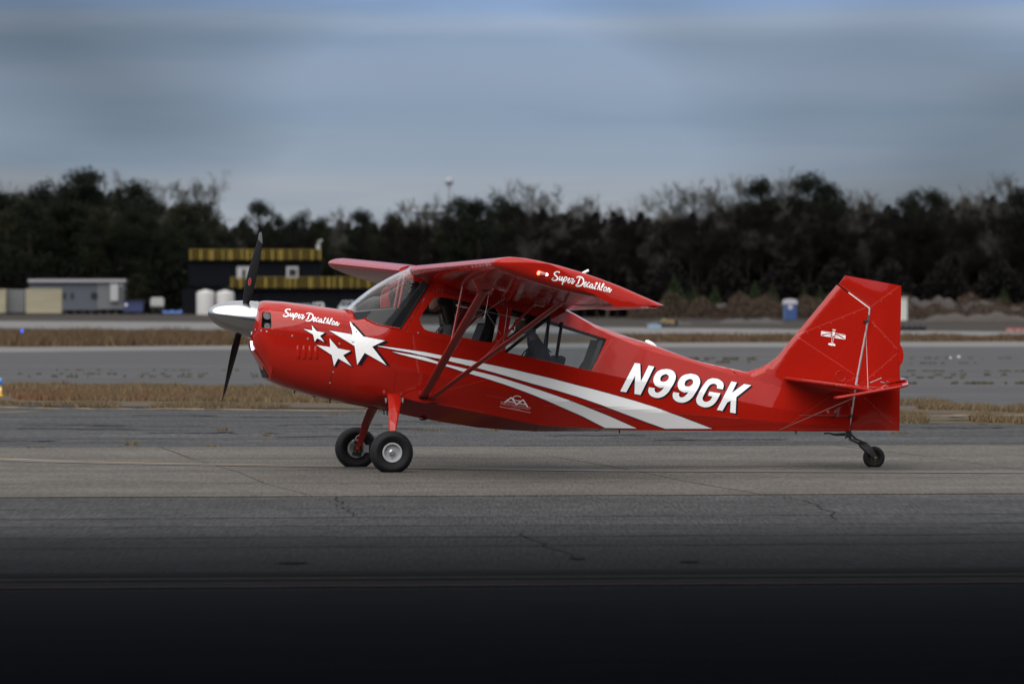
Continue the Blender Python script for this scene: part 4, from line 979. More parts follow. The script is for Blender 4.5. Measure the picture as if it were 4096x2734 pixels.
def strip(name, edges, m, z, parent=None, sub=14, kind="structure"):
    """edges = far list of (u,v) and near list of (u,v): the two sides of a band lying on the ground"""
    far, near = [lin(e) for e in edges]; mb_ = MB(); u0, u1 = -1400, 5500; A, B2 = [], []
    for i in range(sub+1):
        u = u0+(u1-u0)*i/sub; A.append(G(u, far(u), z)); B2.append(G(u, near(u), z))
    mb_.loft([A, B2], 0, closed=False, cap=False); o = obj(name, mb_, m, parent, None, False)
    if not parent: tag(o, kind=kind)
    return o
E0, E1 = [(-1400, 1280), (0, 1283), (900, 1288), (2640, 1310), (3700, 1322), (5500, 1340)], [(-1400, 1307), (0, 1311), (900, 1319), (2640, 1334), (3700, 1341), (5500, 1354)]
strip("far_taxiway", (E0, E1), concp, -.036)
E2 = [(-1400, 1326), (0, 1335), (900, 1337), (2640, 1346), (3700, 1352), (5500, 1360)]
strip("service_road", (E1, E2), asph_far, -.030)
E3 = [(-1400, 1384), (0, 1388), (900, 1382), (2640, 1370), (3700, 1366), (5500, 1362)]
strip("grass_verge", (E2, E3), turf, -.026)
E4 = [(-1400, 1412), (0, 1408), (900, 1396), (2640, 1388), (3700, 1386), (5500, 1384)]
strip("concrete_edge", (E3, E4), concp, -.022)
E5 = [(-1400, 1500), (0, 1528), (900, 1540), (1400, 1556), (2640, 1600), (3700, 1625), (5500, 1650)]
strip("taxiway", (E4, E5), taxi, -.018)
E6 = [(-1400, 1590), (0, 1616), (900, 1624), (1400, 1630), (2640, 1662), (3700, 1692), (5500, 1730)]
strip("grass_strip", (E5, E6), soil, -.014)
asph = MB(); f6 = lin(E6)
asph.loft([[G(u, f6(u), -.010) for u in range(-1400, 5501, 500)], [grid(-26+52*i/14, 70.82, -.010) for i in range(14)]+[grid(28, 70.82, -.010)]][0:1]+[[grid(-26+54*i/(len(range(-1400, 5501, 500))-1), 70.79, -.010) for i in range(len(range(-1400, 5501, 500)))]], 0, closed=False, cap=False)
runup = tag(obj("asphalt_shoulder", asph, asph_run, None, None, False), kind="structure")
# the concrete pavement: every slab is a piece with a sawn joint round it
cp = empty("concrete_pavement"); tag(cp, kind="structure")
rows = [53.3, 57.0, 60.9, 65.7, 70.78]; JA = 5.16-3.9*8
base_me = {}
cj = mat("joint_filler", (.03, .028, .026), .9)
jf = MB(); jf.loft([[grid(-34, c, -.035), grid(34, c, -.035)] for c in (53.2, 70.82)], 0, closed=False, cap=False); obj("joint_filler", jf, cj, cp, None, False)
for r_ in range(4):
    c0, c1 = rows[r_], rows[r_+1]
    for k in range(15):
        a0 = JA+3.9*k; g = .011; dz = R.uniform(-.002, .002); q = MB()
        j0, j1 = .05*math.sin(3*r_+k*1.7), .05*math.sin(3*r_+(k+1)*1.7)
        qa = [grid(a0+g+j0, c0+g, dz), grid(a0+3.9-g+j1, c0+g, dz), grid(a0+3.9-g+.05*math.sin(3*r_+3+(k+1)*1.7), c1-g, dz), grid(a0+g+.05*math.sin(3*r_+3+k*1.7), c1-g, dz)]
        n_ = len(q.v); q.add(qa+[p+Vector((0, 0, -.05)) for p in qa], [(0, 1, 2, 3), (0, 4, 5, 1), (1, 5, 6, 2), (2, 6, 7, 3), (3, 7, 4, 0)])
        obj("concrete_slab", q, conc, cp, None, False)
# near apron and the floor nearer the viewer
ap = MB(); ap.loft([[grid(-60, c, -.010), grid(60, c, -.010)] for c in (53.27, 36.4)], 0, closed=False, cap=False); tag(obj("asphalt_apron", ap, asph_near, None, None, False), kind="structure")
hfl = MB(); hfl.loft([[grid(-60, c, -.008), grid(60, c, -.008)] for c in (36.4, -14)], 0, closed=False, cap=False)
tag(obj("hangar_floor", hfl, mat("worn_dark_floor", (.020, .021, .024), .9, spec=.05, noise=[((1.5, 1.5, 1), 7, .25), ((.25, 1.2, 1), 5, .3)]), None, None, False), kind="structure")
# painted lines, tar-filled cracks and a dark strip of painted shade
YEL = mat("yellow_line", (.165, .112, .050), .8, noise=[((.7, 3, 1), 6, .5)])
REDL = mat("red_line", (.20, .016, .016), .8, noise=[((.6, 3, 1), 5, .4)])
TAR_SHADE = mat("tar_and_shade", (.016, .016, .017), .9, spec=.05, noise=[((2, 2, 2), 4, .3)])
def ribbon(mb_, pts, w, m=0, jag=0.0, n=1):
    P = []
    for a, b in zip(pts, pts[1:]):
        for i in range(n): P.append(a.lerp(b, i/n)+(Vector((R.uniform(-jag, jag), R.uniform(-jag, jag)*3, 0)) if jag else Vector()))
    P.append(pts[-1]); vs = []
    for i, p in enumerate(P):
        d = (P[min(i+1, len(P)-1)]-P[max(i-1, 0)]).normalized(); nn = Vector((-d.y, d.x, 0)); ww = w*(R.uniform(.6, 1.3) if jag else 1)
        vs += [p+nn*ww/2, p-nn*ww/2]
    mb_.add(vs, [(2*i, 2*i+1, 2*i+3, 2*i+2) for i in range(len(P)-1)], m)
def GL(pts, z): return [G(u, v, z) for u, v in pts]
b = MB(); cl = [(-400, 1822), (0, 1832), (256, 1843), (700, 1852), (1400, 1862), (1638, 1866), (1983, 1872), (2473, 1878), (3000, 1880), (3477, 1882), (4300, 1886)]
ribbon(b, GL([(u, v+2.5) for u, v in cl], .0045), .55, 1); ribbon(b, GL(cl[:7], .0075), .20, 0); ribbon(b, GL(cl[7:], .0075), .07, 0)
obj("painted_line", b, [YEL, mat("line_border", (.085, .085, .085), .8)], cp, None, False)
b = MB(); ribbon(b, [grid(-20, 53.75, .005), grid(-4.05, 53.75, .005)], .12); ribbon(b, [grid(-20, 53.50, .005), grid(-4.05, 53.50, .005)], .13)
obj("painted_line", b, YEL, cp, None, False)
b = MB(); b.add([grid(-4.0, 53.9, .005), grid(-3.1, 53.75, .005), grid(-3.0, 53.35, .005), grid(-3.95, 53.35, .005)], [(0, 1, 2, 3)]); obj("painted_line", b, TAR_SHADE, cp, None, False, "dark grey blanked-out end of the yellow edge line")
b = MB()
ribbon(b, GL([(-900, 1618), (0, 1628), (400, 1633), (900, 1636), (1400, 1641), (1500, 1642)], -.006), .55, 0, .12, 6); ribbon(b, GL([(-900, 1616), (0, 1624), (500, 1630), (1400, 1636)], -.007), 1.0, 1, .25, 6)
ribbon(b, GL([(-900, 1650), (0, 1647), (130, 1645)], -.006), .4, 0); ribbon(b, GL([(3550, 1662), (4096, 1658), (5000, 1652)], .06), .35, 0, .1, 5)
obj("painted_line", b, [YEL, TAR_SHADE], runup, None, False)
b = MB()
for c, w, m in ((37.75, 2.0, 1), (38.15, .16, 1), (37.78, .12, 0), (37.45, .16, 1), (37.18, .12, 0), (36.78, .20, 2)): zl_ = -.006 if w == 2.0 else -.003; ribbon(b, [grid(-40, c-.1, zl_), grid(-2, c, zl_), grid(40, c+.1, zl_)], w, m)  # the widest dark strip deepens the foreground shade by its colour
obj("painted_line", b, [YEL, TAR_SHADE, REDL], bpy.data.objects["asphalt_apron"], None, False)
b = MB()
for c, w in ((50.2, .03), (48.3, .06), (46.55, .05), (44.2, .06), (42.6, .05)): ribbon(b, [grid(a, c+.12*math.sin(a*.3+c), -.006) for a in range(-20, 21, 2)], w, 0, .03, 5)
for P in ([(1330, 1985), (1372, 2005), (1352, 2022), (1395, 2040), (1410, 2060)], [(2065, 2125), (2080, 2140), (2170, 2165), (2180, 2180), (2300, 2225), (2320, 2238)], [(3160, 1990), (3280, 2016), (3285, 2032), (3340, 2045), (3310, 2058), (3352, 2072)], [(3050, 1980), (3120, 1985), (3160, 1990)]):
    ribbon(b, GL(P, -.005), .014, 0, .03, 5)
for u, v, w in ((2760, 2243, .12), (1170, 2248, .16), (2310, 2231, .1)): c = G(u, v, -.004); b.add([c+Vector((w*.6*math.cos(a), w*math.sin(a), 0)) for a in [2*math.pi*i/12 for i in range(12)]], [tuple(range(12))])
obj("tar_crack", b, TAR_SHADE, bpy.data.objects["asphalt_apron"], None, False)
b = MB()
for k in range(26):
    v = R.uniform(1655, 1765); u = R.uniform(-200, 3900); P = [(u+i*R.uniform(60, 130), v+R.uniform(-2, 2)) for i in range(5)]; ribbon(b, GL(P, -.006), R.uniform(.06, .26), 0, .05, 3)
ribbon(b, [grid(-20+2*i, 70.95+.02*math.sin(i*2.1), -.005) for i in range(21)], .22, 0, .04, 4)
obj("tar_crack", b, TAR_SHADE, runup, None, False)
# ---- grass
straw = island_mat("straw_grass", (.165, .118, .066), (.060, .043, .026), .9, (.115, .082, .046))
green = island_mat("weed_green", (.060, .058, .026), (.045, .038, .022), .9)
rust = island_mat("rust_grass", (.17, .080, .045), (.09, .058, .032), .9)
def blades(name, spots, m, n, hgt, wid, seed):
    """spots: function returning a ground point; blades with a lean"""
    r = random.Random(seed); mb_ = MB(); vs, fs = [], []
    for _ in range(n):
        p = spots(r)
        if p is None: continue
        h = hgt*r.uniform(.4, 1.25)*p[1]; w = wid*r.uniform(.6, 1.3); a = r.uniform(0, 6.28); t = Vector((math.cos(a), math.sin(a), 0)); ln = Vector((r.gauss(0, .35), r.gauss(0, .35), 0))*h
        q = p[0]; b0 = len(vs); vs += [q-t*w, q+t*w, q+ln+Vector((0, 0, h))]; fs.append((b0, b0+1, b0+2))
    mb_.add(vs, fs); return tag(obj(name, mb_, m, None, None, False), kind="stuff")
def patchy(edges, z, u0, u1, seed, thr=0.0, soft=.35):
    far, near = [lin(e) for e in edges]
    import mathutils.noise as mn
    def f(r):
        u = r.uniform(u0, u1); v = r.uniform(far(u), near(u)); q = G(u, v, z); t = (v-far(u))/(near(u)-far(u))
        d = mn.noise(Vector((q.x*.55+seed, q.y*.11, 0)))+.5*mn.noise(Vector((q.x*1.9, q.y*.4+seed, 3)))
        if d < thr+soft*(abs(t-.5)*2)**4: return None
        return q, .55+.6*min(1, max(0, d+.4))
    return f
gf = [(-300, 1512), (0, 1532), (900, 1544), (1400, 1560), (1800, 1580)]; gn = [(-300, 1592), (0, 1600), (900, 1607), (1400, 1612), (1800, 1622)]
blades("dry_grass", patchy((gf, gn), -.012, -200, 1560, 1.3, -.24), straw, 46000, .10, .010, 1)
blades("rusty_grass", patchy(([(-300, 1568), (0, 1572), (1600, 1592)], [(-300, 1596), (0, 1600), (1600, 1612)]), -.012, -200, 1300, 9.1, -.1), rust, 9000, .13, .010, 2)
blades("dry_grass", patchy(([(-300, 1606), (0, 1612), (1600, 1628)], [(-300, 1622), (0, 1628), (1600, 1640)]), -.010, -200, 1560, 4.4, -.16), straw, 14000, .08, .008, 3)
blades("dry_grass", patchy(([(3400, 1615), (4300, 1612)], [(3400, 1652), (4300, 1650)]), -.012, 3450, 4300, 2.2, -.22), straw, 16000, .13, .009, 4)
blades("dry_grass", patchy(([(3400, 1664), (4300, 1670)], [(3400, 1700), (4300, 1698)]), -.010, 3450, 4300, 6.2, -.12), straw, 14000, .12, .009, 5)
blades("brown_grass", patchy((E2, E3), -.022, -200, 1100, 5.2, -.6), island_mat("far_brown_grass", (0.1105, 0.0748, 0.0391), (0.0595, 0.0442, 0.0255), .9, (0.0850, 0.0544, 0.0323)), 26000, .35, .03, 6)
blades("brown_grass", patchy((E2, E3), -.022, 2400, 4300, 8.2, -.6), MATS["far_brown_grass"], 16000, .25, .03, 7)
def joints(rows_, z, dens):
    def f(r):
        vv, u0, u1, k = r.choice(rows_); u = r.uniform(u0, u1)
        import mathutils.noise as mn
        if mn.noise(Vector((u*.03+vv, vv, k)))+.6*mn.noise(Vector((u*.006+vv, vv, k))) < dens: return None
        return G(u, vv+r.gauss(0, .8), z), k
    return f
blades("weeds", joints([(1481, -100, 1500, .7), (1497, -100, 1300, 1.0), (1508, 100, 1500, 1.2), (1450, 2750, 3000, .8), (1434, 2700, 4300, 1.2), (1453, 3500, 4300, .7), (1484, 3500, 4300, .6), (1500, 3500, 4300, .9), (1512, 3500, 4300, .8), (1535, 3600, 4300, 1.1), (1438, 2750, 3150, 1.3)], -.014, .10), green, 9000, .055, .014, 8)
blades("grass_tufts", joints([(1779, 500, 560, 1.0), (1720, 860, 910, .8), (1742, 1050, 1085, .7), (1793, 100, 180, .6), (1722, 1960, 2000, 1.0), (1722, 1650, 1780, .7), (1660, 1300, 1450, .9), (1733, 3560, 3630, .9), (1788, 800, 870, .6)], -.006, -.3), straw, 700, .05, .005, 10)
for u, v, w in ((3802, 1433, .06), (3835, 1430, .085)):
    c = G(u, v, -.01); q = MB(); rr_ = random.Random(u)
    q.lathe(c, (0, 0, 1), [(0, w*.5), (w*.35, w*.55), (w*.6, w*.35), (w*.68, 0)], 8); q.v = [tuple(Vector(p)+Vector((rr_.uniform(-.012, .012), rr_.uniform(-.012, .012), rr_.uniform(-.008, .008)))) for p in q.v]
    tag(obj("rock", q, mat("pale_rock", (.5, .5, .52), .9), None, 30), "%s pale rock lying on the grass line right of the rudder" % ("smaller" if u == 3802 else "larger"), "rock", "pale rocks on the grass line")
# taxiway edge lights
def edge_light(u, v0, v1, label, near):
    b0 = G(u, v1, -.02); s_ = F/b0.y; h = (v1-v0)/s_; e = empty("taxiway_light", b0, 0, label, "edge light", "blue taxiway edge lights")
    q = MB(); q.lathe((0, 0, 0), (0, 0, 1), [(0, .16*h), (.04*h, .16*h), (.05*h, .075*h), (.62*h, .075*h), (.62*h, 0)], 16); obj("stem", q, mat("yellow_stem", (.62, .36, .03), .5), e, 40)
    q = MB(); q.lathe((0, 0, .60*h), (0, 0, 1), [(0, .09*h), (.0, .14*h), (.05*h, .14*h), (.05*h, .09*h)], 16); obj("collar", q, mat("collar_navy", (.02, .06, .16), .5), e, 40)
    q = MB(); q.lathe((0, 0, .65*h), (0, 0, 1), [(0, .085*h), (.16*h, .09*h), (.28*h, .07*h), (.35*h, .0)], 16); obj("blue_lens", q, mat("blue_lens", (.02, .12, .42), .15, coat=1) if near else mat("blue_lamp", (.02, .1, .8), .2, emit=((.02, .10, 1.0), 2.2)), e, 50)
    if near: q = MB(); q.box((0, -.078*h, .38*h), (.07*h, .01*h, .15*h)); obj("tag", q, WHITEP, e)
edge_light(3, 1508, 1585, "blue-topped yellow taxiway light standing in dry grass at the frame edge", True)
edge_light(88, 1316, 1352, "small lit blue taxiway light on a yellow stem in the farther brown verge", False)
# ---- unseen low shelter, guessed and added so its roof darkens the near apron
hg = empty("shade_hangar", grid(0, 14, 0), GA, "unseen low open-fronted shelter added to shade the near apron", "shade_hangar")
hm = mat("shade_hangar_sheet", (.05, .052, .055), .7)
def hb(name, c, d): q = MB(); q.box(c, d); return obj(name, q, hm, hg)
FR = 30.0; HH = 4.0
hb("roof", (0, (FR-28)/2, HH+.15), (60, FR+28, .3)); hb("wall", (-30.15, (FR-28)/2, HH/2), (.3, FR+28, HH)); hb("wall", (30.15, (FR-28)/2, HH/2), (.3, FR+28, HH)); hb("wall", (0, -28.15, HH/2), (60, .3, HH))
hb("door_beam", (0, FR+.16, HH+.2), (60.6, .3, .5))
# ================================================================== the far side of the field
FY = 640.0
def px(w, Y=FY): return w*Y/F
def far(U0, V1, Y=FY):            # ground point under a far thing (2349-px units)
    p = AT(*U(U0, V1), Y); return p
def farbox(name, U0, U1, Vt, Vb, depth, m, parent=None, Y=FY):
    a, b = AT(*U(U0, Vb), Y), AT(*U(U1, Vt), Y); q = MB(); q.box(((a.x+b.x)/2, Y+depth/2, (a.z+b.z)/2), (b.x-a.x, depth, b.z-a.z)); return obj(name, q, m, parent)
def thing_at(name, U0, U1, label, cat, group=None, Y=FY):
    a = AT(*U((U0+U1)/2, 719), Y); e = empty(name, (0, 0, 0), 0, label, cat, group); return e
# corrugated containers
def container(name, U0, U1, Vt, Vb, depth, m, label, cat, Y, group=None, rib=True, end_u=None):
    e = thing_at(name, U0, U1, label, cat, group, Y); a, b = AT(*U(U0, Vb), Y), AT(*U(U1, Vt), Y); x0, x1, z0, z1 = a.x, b.x, a.z, b.z
    q = MB(); n = max(6, int((x1-x0)/.28)); P = []
    for i in range(n):
        for t, d in ((0, 0), (.35, 0), (.5, .06), (.85, .06)): P.append((x0+.1+(x1-x0-.2)*(i+t)/n, d))
    P.append((x1-.1, 0)); m_ = len(P)
    q.add([Vector((x, Y+.03+d, z)) for z in (z0+.16, z1-.14) for x, d in P], [(i, i+1, m_+i+1, m_+i) for i in range(m_-1)])
    obj("corrugated_panel", q, m, e, None, False)
    q = MB()
    for x in (x0+.06, x1-.06): q.box((x, Y+.06, (z0+z1)/2), (.12, .12, z1-z0-.004))
    for z in (z0+.08, z1-.07): q.box(((x0+x1)/2, Y+.06, z), (x1-x0-.246, .114, .15))
    q.box(((x0+x1)/2, Y+.12+depth/2, (z0+z1)/2), (x1-x0-.002, depth-.02, z1-z0-.006)); obj("frame", q, m, e)
    return e, x0, x1, z0, z1
BEIGE = mat("beige_container", (0.2652, 0.2379, 0.1638), .6, noise=[((.3, .3, 2), 4, .12)]); BLUEGREY = mat("office_cladding", (0.0741, 0.0819, 0.0975), .7, spec=.1)
container("shipping_container", 58*1+1, 140, 662, 718, 2.4, BEIGE, "beige corrugated shipping container in front of the grey site office", "container", FY-14)
container("shipping_container", -30, 13, 663, 717, 2.4, BEIGE, "beige container cut by the left edge, beside the grey container end", "container", FY-13)
container("shipping_container", 16, 55, 664, 716, 2.4, mat("grey_container", (0.1248, 0.1287, 0.1326), .6), "grey narrow container end between the two beige containers", "container", FY-12)
# site office on blocks
of = thing_at("site_office", 66, 286, "long grey flat-roofed site office with a pale roof edge, standing on blocks", "site office")
Y0 = FY
def ob(n, a, b, c, d, dep, m, y=0): return farbox(n, a, b, c, d, dep, m, of, Y0+y)
ob("wall", 67, 221, 646, 711, 4, BLUEGREY); ob("wall", 222, 285.5, 646, 709, 4, mat("office_end", (0.1170, 0.1209, 0.1287), .7, spec=.1), -.05)
ob("roof", 64, 288, 640, 647, 4.6, mat("roof_edge", (0.2340, 0.2223, 0.2418), .6), -.4); ob("fascia", 66, 286, 648, 650, 4.1, BLACK, -.1)
for a, b in ((143, 150), (163, 167.5), (209, 223)): w_ = ob("window", a, b, 671, 684, .1, BLACK, -.16); 
ob("air_conditioner", 253, 271, 651, 690, .5, mat("ac_grey", (0.2808, 0.2808, 0.2886), .6), -.6); ob("lamp", 274, 280, 653, 658, .2, MATS["ac_grey"], -.3)
for k in range(7): ob("footing", 150+k*19, 153+k*19, 711, 720, 2, mat("block", (.09, .09, .09), .9), .3)
# skips, trailer, tarpaulin, shed
e = thing_at("skip", 281, 328, "dark blue rubbish skip beside the grey site office", "skip"); farbox("body", 283, 327, 692, 715, 2, mat("skip_blue", (0.0094, 0.0195, 0.0780), .6), e, FY-20); farbox("rim", 281, 328.5, 690, 692.4, 2.2, MATS["skip_blue"], e, FY-20.1)
farbox("skid", 286, 324, 715.4, 718, 1.6, BLACK, e, FY-19.6); q = MB(); p = AT(*U(289, 699), FY-20.06); q.lathe(p, (0, -1, 0), [(0, .12), (.03, .12), (.03, 0)], 12); obj("badge", q, WHITEP, e)
e = thing_at("generator_trailer", 344, 376, "white boxy generator trailer on dark wheels left of the black tower", "trailer"); farbox("body", 345, 375, 684, 702, 1.6, mat("offwhite", (0.2808, 0.2808, 0.2730), .6), e, FY-18); farbox("lid", 349, 372, 681.5, 684, 1.3, MATS["offwhite"], e, FY-17.8); farbox("chassis", 346, 374, 702.3, 706, 1.5, BLACK, e, FY-17.9)
for u in (351, 368): q = MB(); q.lathe(AT(*U(u, 709), FY-18.1), (0, 1, 0), [(0, .28), (.2, .28), (.2, 0)], 16); obj("wheel", q, RUBBER, e, 40)
tp = MB(); a, b = AT(*U(373, 718), FY-22), AT(*U(417, 707), FY-22); n = 16
tp.loft([[Vector((a.x+(b.x-a.x)*i/n, FY-22+y, a.z+(b.z-a.z)*f*(.5+.12*math.sin(i*.9+y)+.1*math.sin(i*2.3)))) for i in range(n+1)] for y, f in ((0, 0), (.3, .8), (1.2, 1.0), (2.2, .7), (2.6, 0))], 0, closed=False, cap=False)
tag(obj("tarpaulin", tp, mat("blue_tarp", (0.0195, 0.0702, 0.2340), .5), None, 40), "bright blue tarpaulin spread on the ground left of the black tower", "tarpaulin")
e = thing_at("shed", 380, 424, "rust-brown low shed behind the blue tarpaulin", "shed"); farbox("wall", 382, 423, 679, 713, 3, mat("rust_shed", (0.0780, 0.0429, 0.0273), .9, noise=[((1, 1, 1), 4, .3)]), e, FY+14); farbox("roof", 380, 425, 676, 679.5, 3.4, MATS["rust_shed"], e, FY+13.8)
# black training tower made of stacked containers
BLK = mat("black_container", (.005, .0057, .0085), .8, spec=.08); YELR = mat("yellow_railing", (0.2106, 0.1443, 0.0117), .55)
tw_ = empty("training_tower", (0, 0, 0), 0, "black two-storey tower of stacked containers with yellow railings", "tower")
def tb_(n, a, b, c, d, dep, m, y=0.0, par=None): return farbox(n, a, b, c, d, dep, m, par or tw_, FY+y)
def corr(U0, U1, Vt, Vb, y):
    a, b = AT(*U(U0, Vb), FY+y), AT(*U(U1, Vt), FY+y); q = MB(); n = int((b.x-a.x)/.30); P = []
    for i in range(n):
        for t, d in ((0, 0), (.35, 0), (.5, .07), (.85, .07)): P.append((a.x+(b.x-a.x)*(i+t)/n, d))
    P.append((b.x, 0)); m_ = len(P); q.add([Vector((x, FY+y+d, z)) for z in (a.z, b.z) for x, d in P], [(i, i+1, m_+i+1, m_+i) for i in range(m_-1)])
    q.box(((a.x+b.x)/2, FY+y+1.4, (a.z+b.z)/2), (b.x-a.x-.01, 2.6, b.z-a.z-.01)); return obj("container_module", q, BLK, tw_, None, False)
corr(418, 600, 662, 720, 0); corr(602, 780, 662, 719, .02); corr(782, 930, 663, 719, .01); corr(433, 583, 598, 656, .1); corr(585, 737, 598, 656, .12)
tb_("deck", 520, 930, 657, 661.5, 3.4, mat("deck_grey", (.022, .022, .025), .8, spec=.1), -.6); tb_("deck", 432, 740, 594, 597.6, 3.2, MATS["deck_grey"], -.25)
wfr = mat("window_white", (0.2652, 0.2652, 0.2652), .6)
d_ = tb_("door", 543, 575, 611, 656, .10, wfr, -.15); tb_("window", 556, 563, 618, 645, .06, BLACK, -.22, d_); tb_("panel", 547, 553, 617, 652, .05, mat("door_panel", (0.3276, 0.3276, 0.3276), .5), -.21, d_)
w_ = tb_("window", 657, 684, 611, 638, .10, wfr, -.1); tb_("pane", 663, 679, 617, 632, .06, BLACK, -.18, w_)
def railing(U0, U1, Vt, Vb, y, n):
    r_ = empty("railing"); r_.parent = tw_; a, b = AT(*U(U0, Vb), FY+y), AT(*U(U1, Vt), FY+y); me_ = None
    for i, f_ in enumerate(n):
        x = a.x+(b.x-a.x)*f_; wd = (.10, .16, .12, .18, .10)[i % 5]
        if me_ is None: q = MB(); q.box((0, 0, 0), (1, .06, b.z-a.z)); me_ = mesh("post", q, YELR)
        o = obj("post", me_, None, r_); o.location = (x, FY+y, (a.z+b.z)/2); o.scale = (wd, 1, 1)
    for k in range(3):
        q = MB(); z = b.z-.04-(b.z-a.z)*.36*k; q.box(((a.x+b.x)/2, FY+y+.05, z), (b.x-a.x, .03, .06 if k == 0 else .04)); obj("rail", q, YELR, r_)
    q = MB(); q.box(((a.x+b.x)/2, FY+y+.12, (a.z+b.z)/2-.1), (b.x-a.x, .02, (b.z-a.z)*.8)); obj("mesh_infill", q, mat("railing_mesh", (0.0328, 0.0250, 0.0062), .9, spec=.05), r_)
railing(434, 737, 572, 596, -.5, [.01, .088, .155, .175, .255, .30, .32, .40, .44, .475, .56, .63, .68, .70, .765, .845, .93, .99]); railing(528, 925, 635, 660, -.75, [.01, .06, .135, .205, .26, .32, .345, .375, .46, .475, .53, .57, .60, .64, .70, .74, .80, .86, .92, .98])
cm_ = MB(); p0, p1 = AT(*U(731, 574), FY), AT(*U(732, 552), FY); cm_.tube([p0, p1], .10, 8); cm_.box(AT(*U(734, 553), FY-.1), (.55, .25, .22), 0, Matrix.Rotation(-.5, 3, 'Y')); cm_.box(AT(*U(730, 566), FY-.1), (.42, .2, .5)); obj("camera_mast", cm_, wfr, tw_)
for U0, U1, Vt, lab in ((449.5, 492, 665, "left white plastic water tank in front of the black tower"), (494.5, 537, 666, "right white plastic water tank, half behind the propeller spinner")):
    a, b = AT(*U(U0, 722), FY-8), AT(*U(U1, Vt), FY-8); r_ = (b.x-a.x)/2; h = b.z-a.z; q = MB()
    prof = [(0, r_), (h*.86, r_), (h*.91, r_*.97), (h*.95, r_*.75), (h*.985, r_*.4), (h, r_*.25), (h, 0)]
    q.lathe((0, 0, 0), (0, 0, 1), prof, 32); e = empty("water_tank", ((a.x+b.x)/2, FY-8+r_, a.z), 0, lab, "water tank", "white water tanks by the tower"); obj("shell", q, mat("tank_white", (0.3900, 0.3822, 0.3744), .5), e, 40)
    q = MB(); q.lathe((0, 0, h), (0, 0, 1), [(0, r_*.22), (.08, r_*.22), (.08, 0)], 16); obj("lid", q, MATS["tank_white"], e, 40)
# vehicles and clutter beyond the cowling
def van(U0, U1, Vt, Vb, m, label, cat, Y):
    a, b = AT(*U(U0, Vb), Y), AT(*U(U1, Vt), Y); Lx, h = b.x-a.x, b.z-a.z; e = empty("parked_van", (a.x, Y, a.z), 0, label, cat, "vehicles parked by the tower")
    P = [(.0, .18), (.0, .62), (.10, .68), (.24, .98), (.95, 1.0), (1, .9), (1, .18)]
    q = MB(); q.prism([Vector((x*Lx, .9, z*h)) for x, z in rounded([Vector(p) for p in P], .03)], (0, 1.7, 0)); obj("body", q, m, e, 30)
    q = MB(); q.prism([Vector((x*Lx, .04, z*h)) for x, z in [(.15, .66), (.26, .92), (.50, .93), (.50, .66)]], (0, .03, 0)); q.prism([Vector((x*Lx, .04, z*h)) for x, z in [(.54, .66), (.54, .93), (.92, .93), (.93, .66)]], (0, .03, 0)); obj("window", q, BLACK, e)
    for x in (.2, .8): q = MB(); q.lathe((x*Lx, .02, h*.17), (0, 1, 0), [(0, h*.17), (.2, h*.17), (.2, 0)], 20); obj("wheel", q, RUBBER, e, 40)
van(712, 742, 694, 724, WHITEP, "white van parked beyond the cowling, before the black tower", "van", FY-30)
van(776, 812, 690, 724, mat("pale_van", (0.4290, 0.4524, 0.4836), .4), "pale grey van parked behind the windshield base", "van", FY-28)
bn = empty("site_banner", (0, 0, 0), 0, "white lettered site fence panel hung on the black tower's ground floor", "fence panel")
for k in range(9): farbox("panel", 667+k*5.2, 671+k*5.2, 697, 706, .08, wfr, bn, FY-3)
# right side: toilet, cabinet, roller, barrier, digger, mounds
tl_ = empty("portable_toilet", (0, 0, 0), 0, "blue portable toilet with a white roof on the dirt to the right", "portable toilet"); TY = 560
BL = mat("toilet_blue", (0.0094, 0.0429, 0.1560), .5); WR = mat("toilet_white", (0.3276, 0.3198, 0.3588), .5)
farbox("cabin", 1797.5, 1828, 696, 734, 1.1, BL, tl_, TY); farbox("side_panel", 1797, 1803, 698, 733, .05, mat("toilet_grey_blue", (0.0390, 0.0702, 0.1482), .5), tl_, TY-.07)
a, b = AT(*U(1796, 697), TY), AT(*U(1829.5, 685), TY); q = MB(); xm, hw, hh = (a.x+b.x)/2, (b.x-a.x)/2, b.z-a.z
q.loft([[Vector((xm+hw*s_*math.cos(t)**1 if False else xm+hw*s_*c, TY-.08+1.3*k, a.z+hh*zf)) for c, zf in ((-1, 0), (-1, .45), (-.86, .8), (-.5, .95), (0, 1), (.5, .95), (.86, .8), (1, .45), (1, 0))] for k, s_ in ((0, .97), (.15, 1), (.85, 1), (1, .97))], 0); obj("roof", q, WR, tl_, 40)
q = MB(); q.lathe(AT(*U(1813, 704), TY-.06), (0, -1, 0), [(0, .22), (.03, .22), (.03, 0)], 20); obj("sign", q, WR, tl_); farbox("door", 1806, 1826, 700, 732, .04, BL, tl_, TY-.05)
cb = empty("storage_cabinet", (0, 0, 0), 0, "pale upright storage box standing right of the rudder", "storage box"); farbox("body", 2044, 2081, 683, 735, 1.4, mat("cabinet_white", (0.3900, 0.3978, 0.3666), .6), cb, 520); farbox("lid", 2042, 2082.5, 681, 683.3, 1.6, MATS["cabinet_white"], cb, 519.9)
rl = empty("drain_pipe", (0, 0, 0), 0, "long black pipe lying on the ground right of the rudder", "pipe"); a, b = AT(*U(2030, 751), 322), AT(*U(2124, 751), 322); q = MB(); q.lathe(a, (b-a), [(0, .11), (0, .145), ((b-a).length, .145), ((b-a).length, .11)], 20); obj("tube", q, BLACK, rl, 40)
for k in range(7): q = MB(); q.lathe(a+(b-a)*((k+.5)/7), (b-a), [(0, .147), (0, .16), (.05, .16), (.05, .147)], 20); obj("collar", q, STEEL, rl, 40)
OR = mat("orange_barrier", (0.2652, 0.0468, 0.0273), .5)
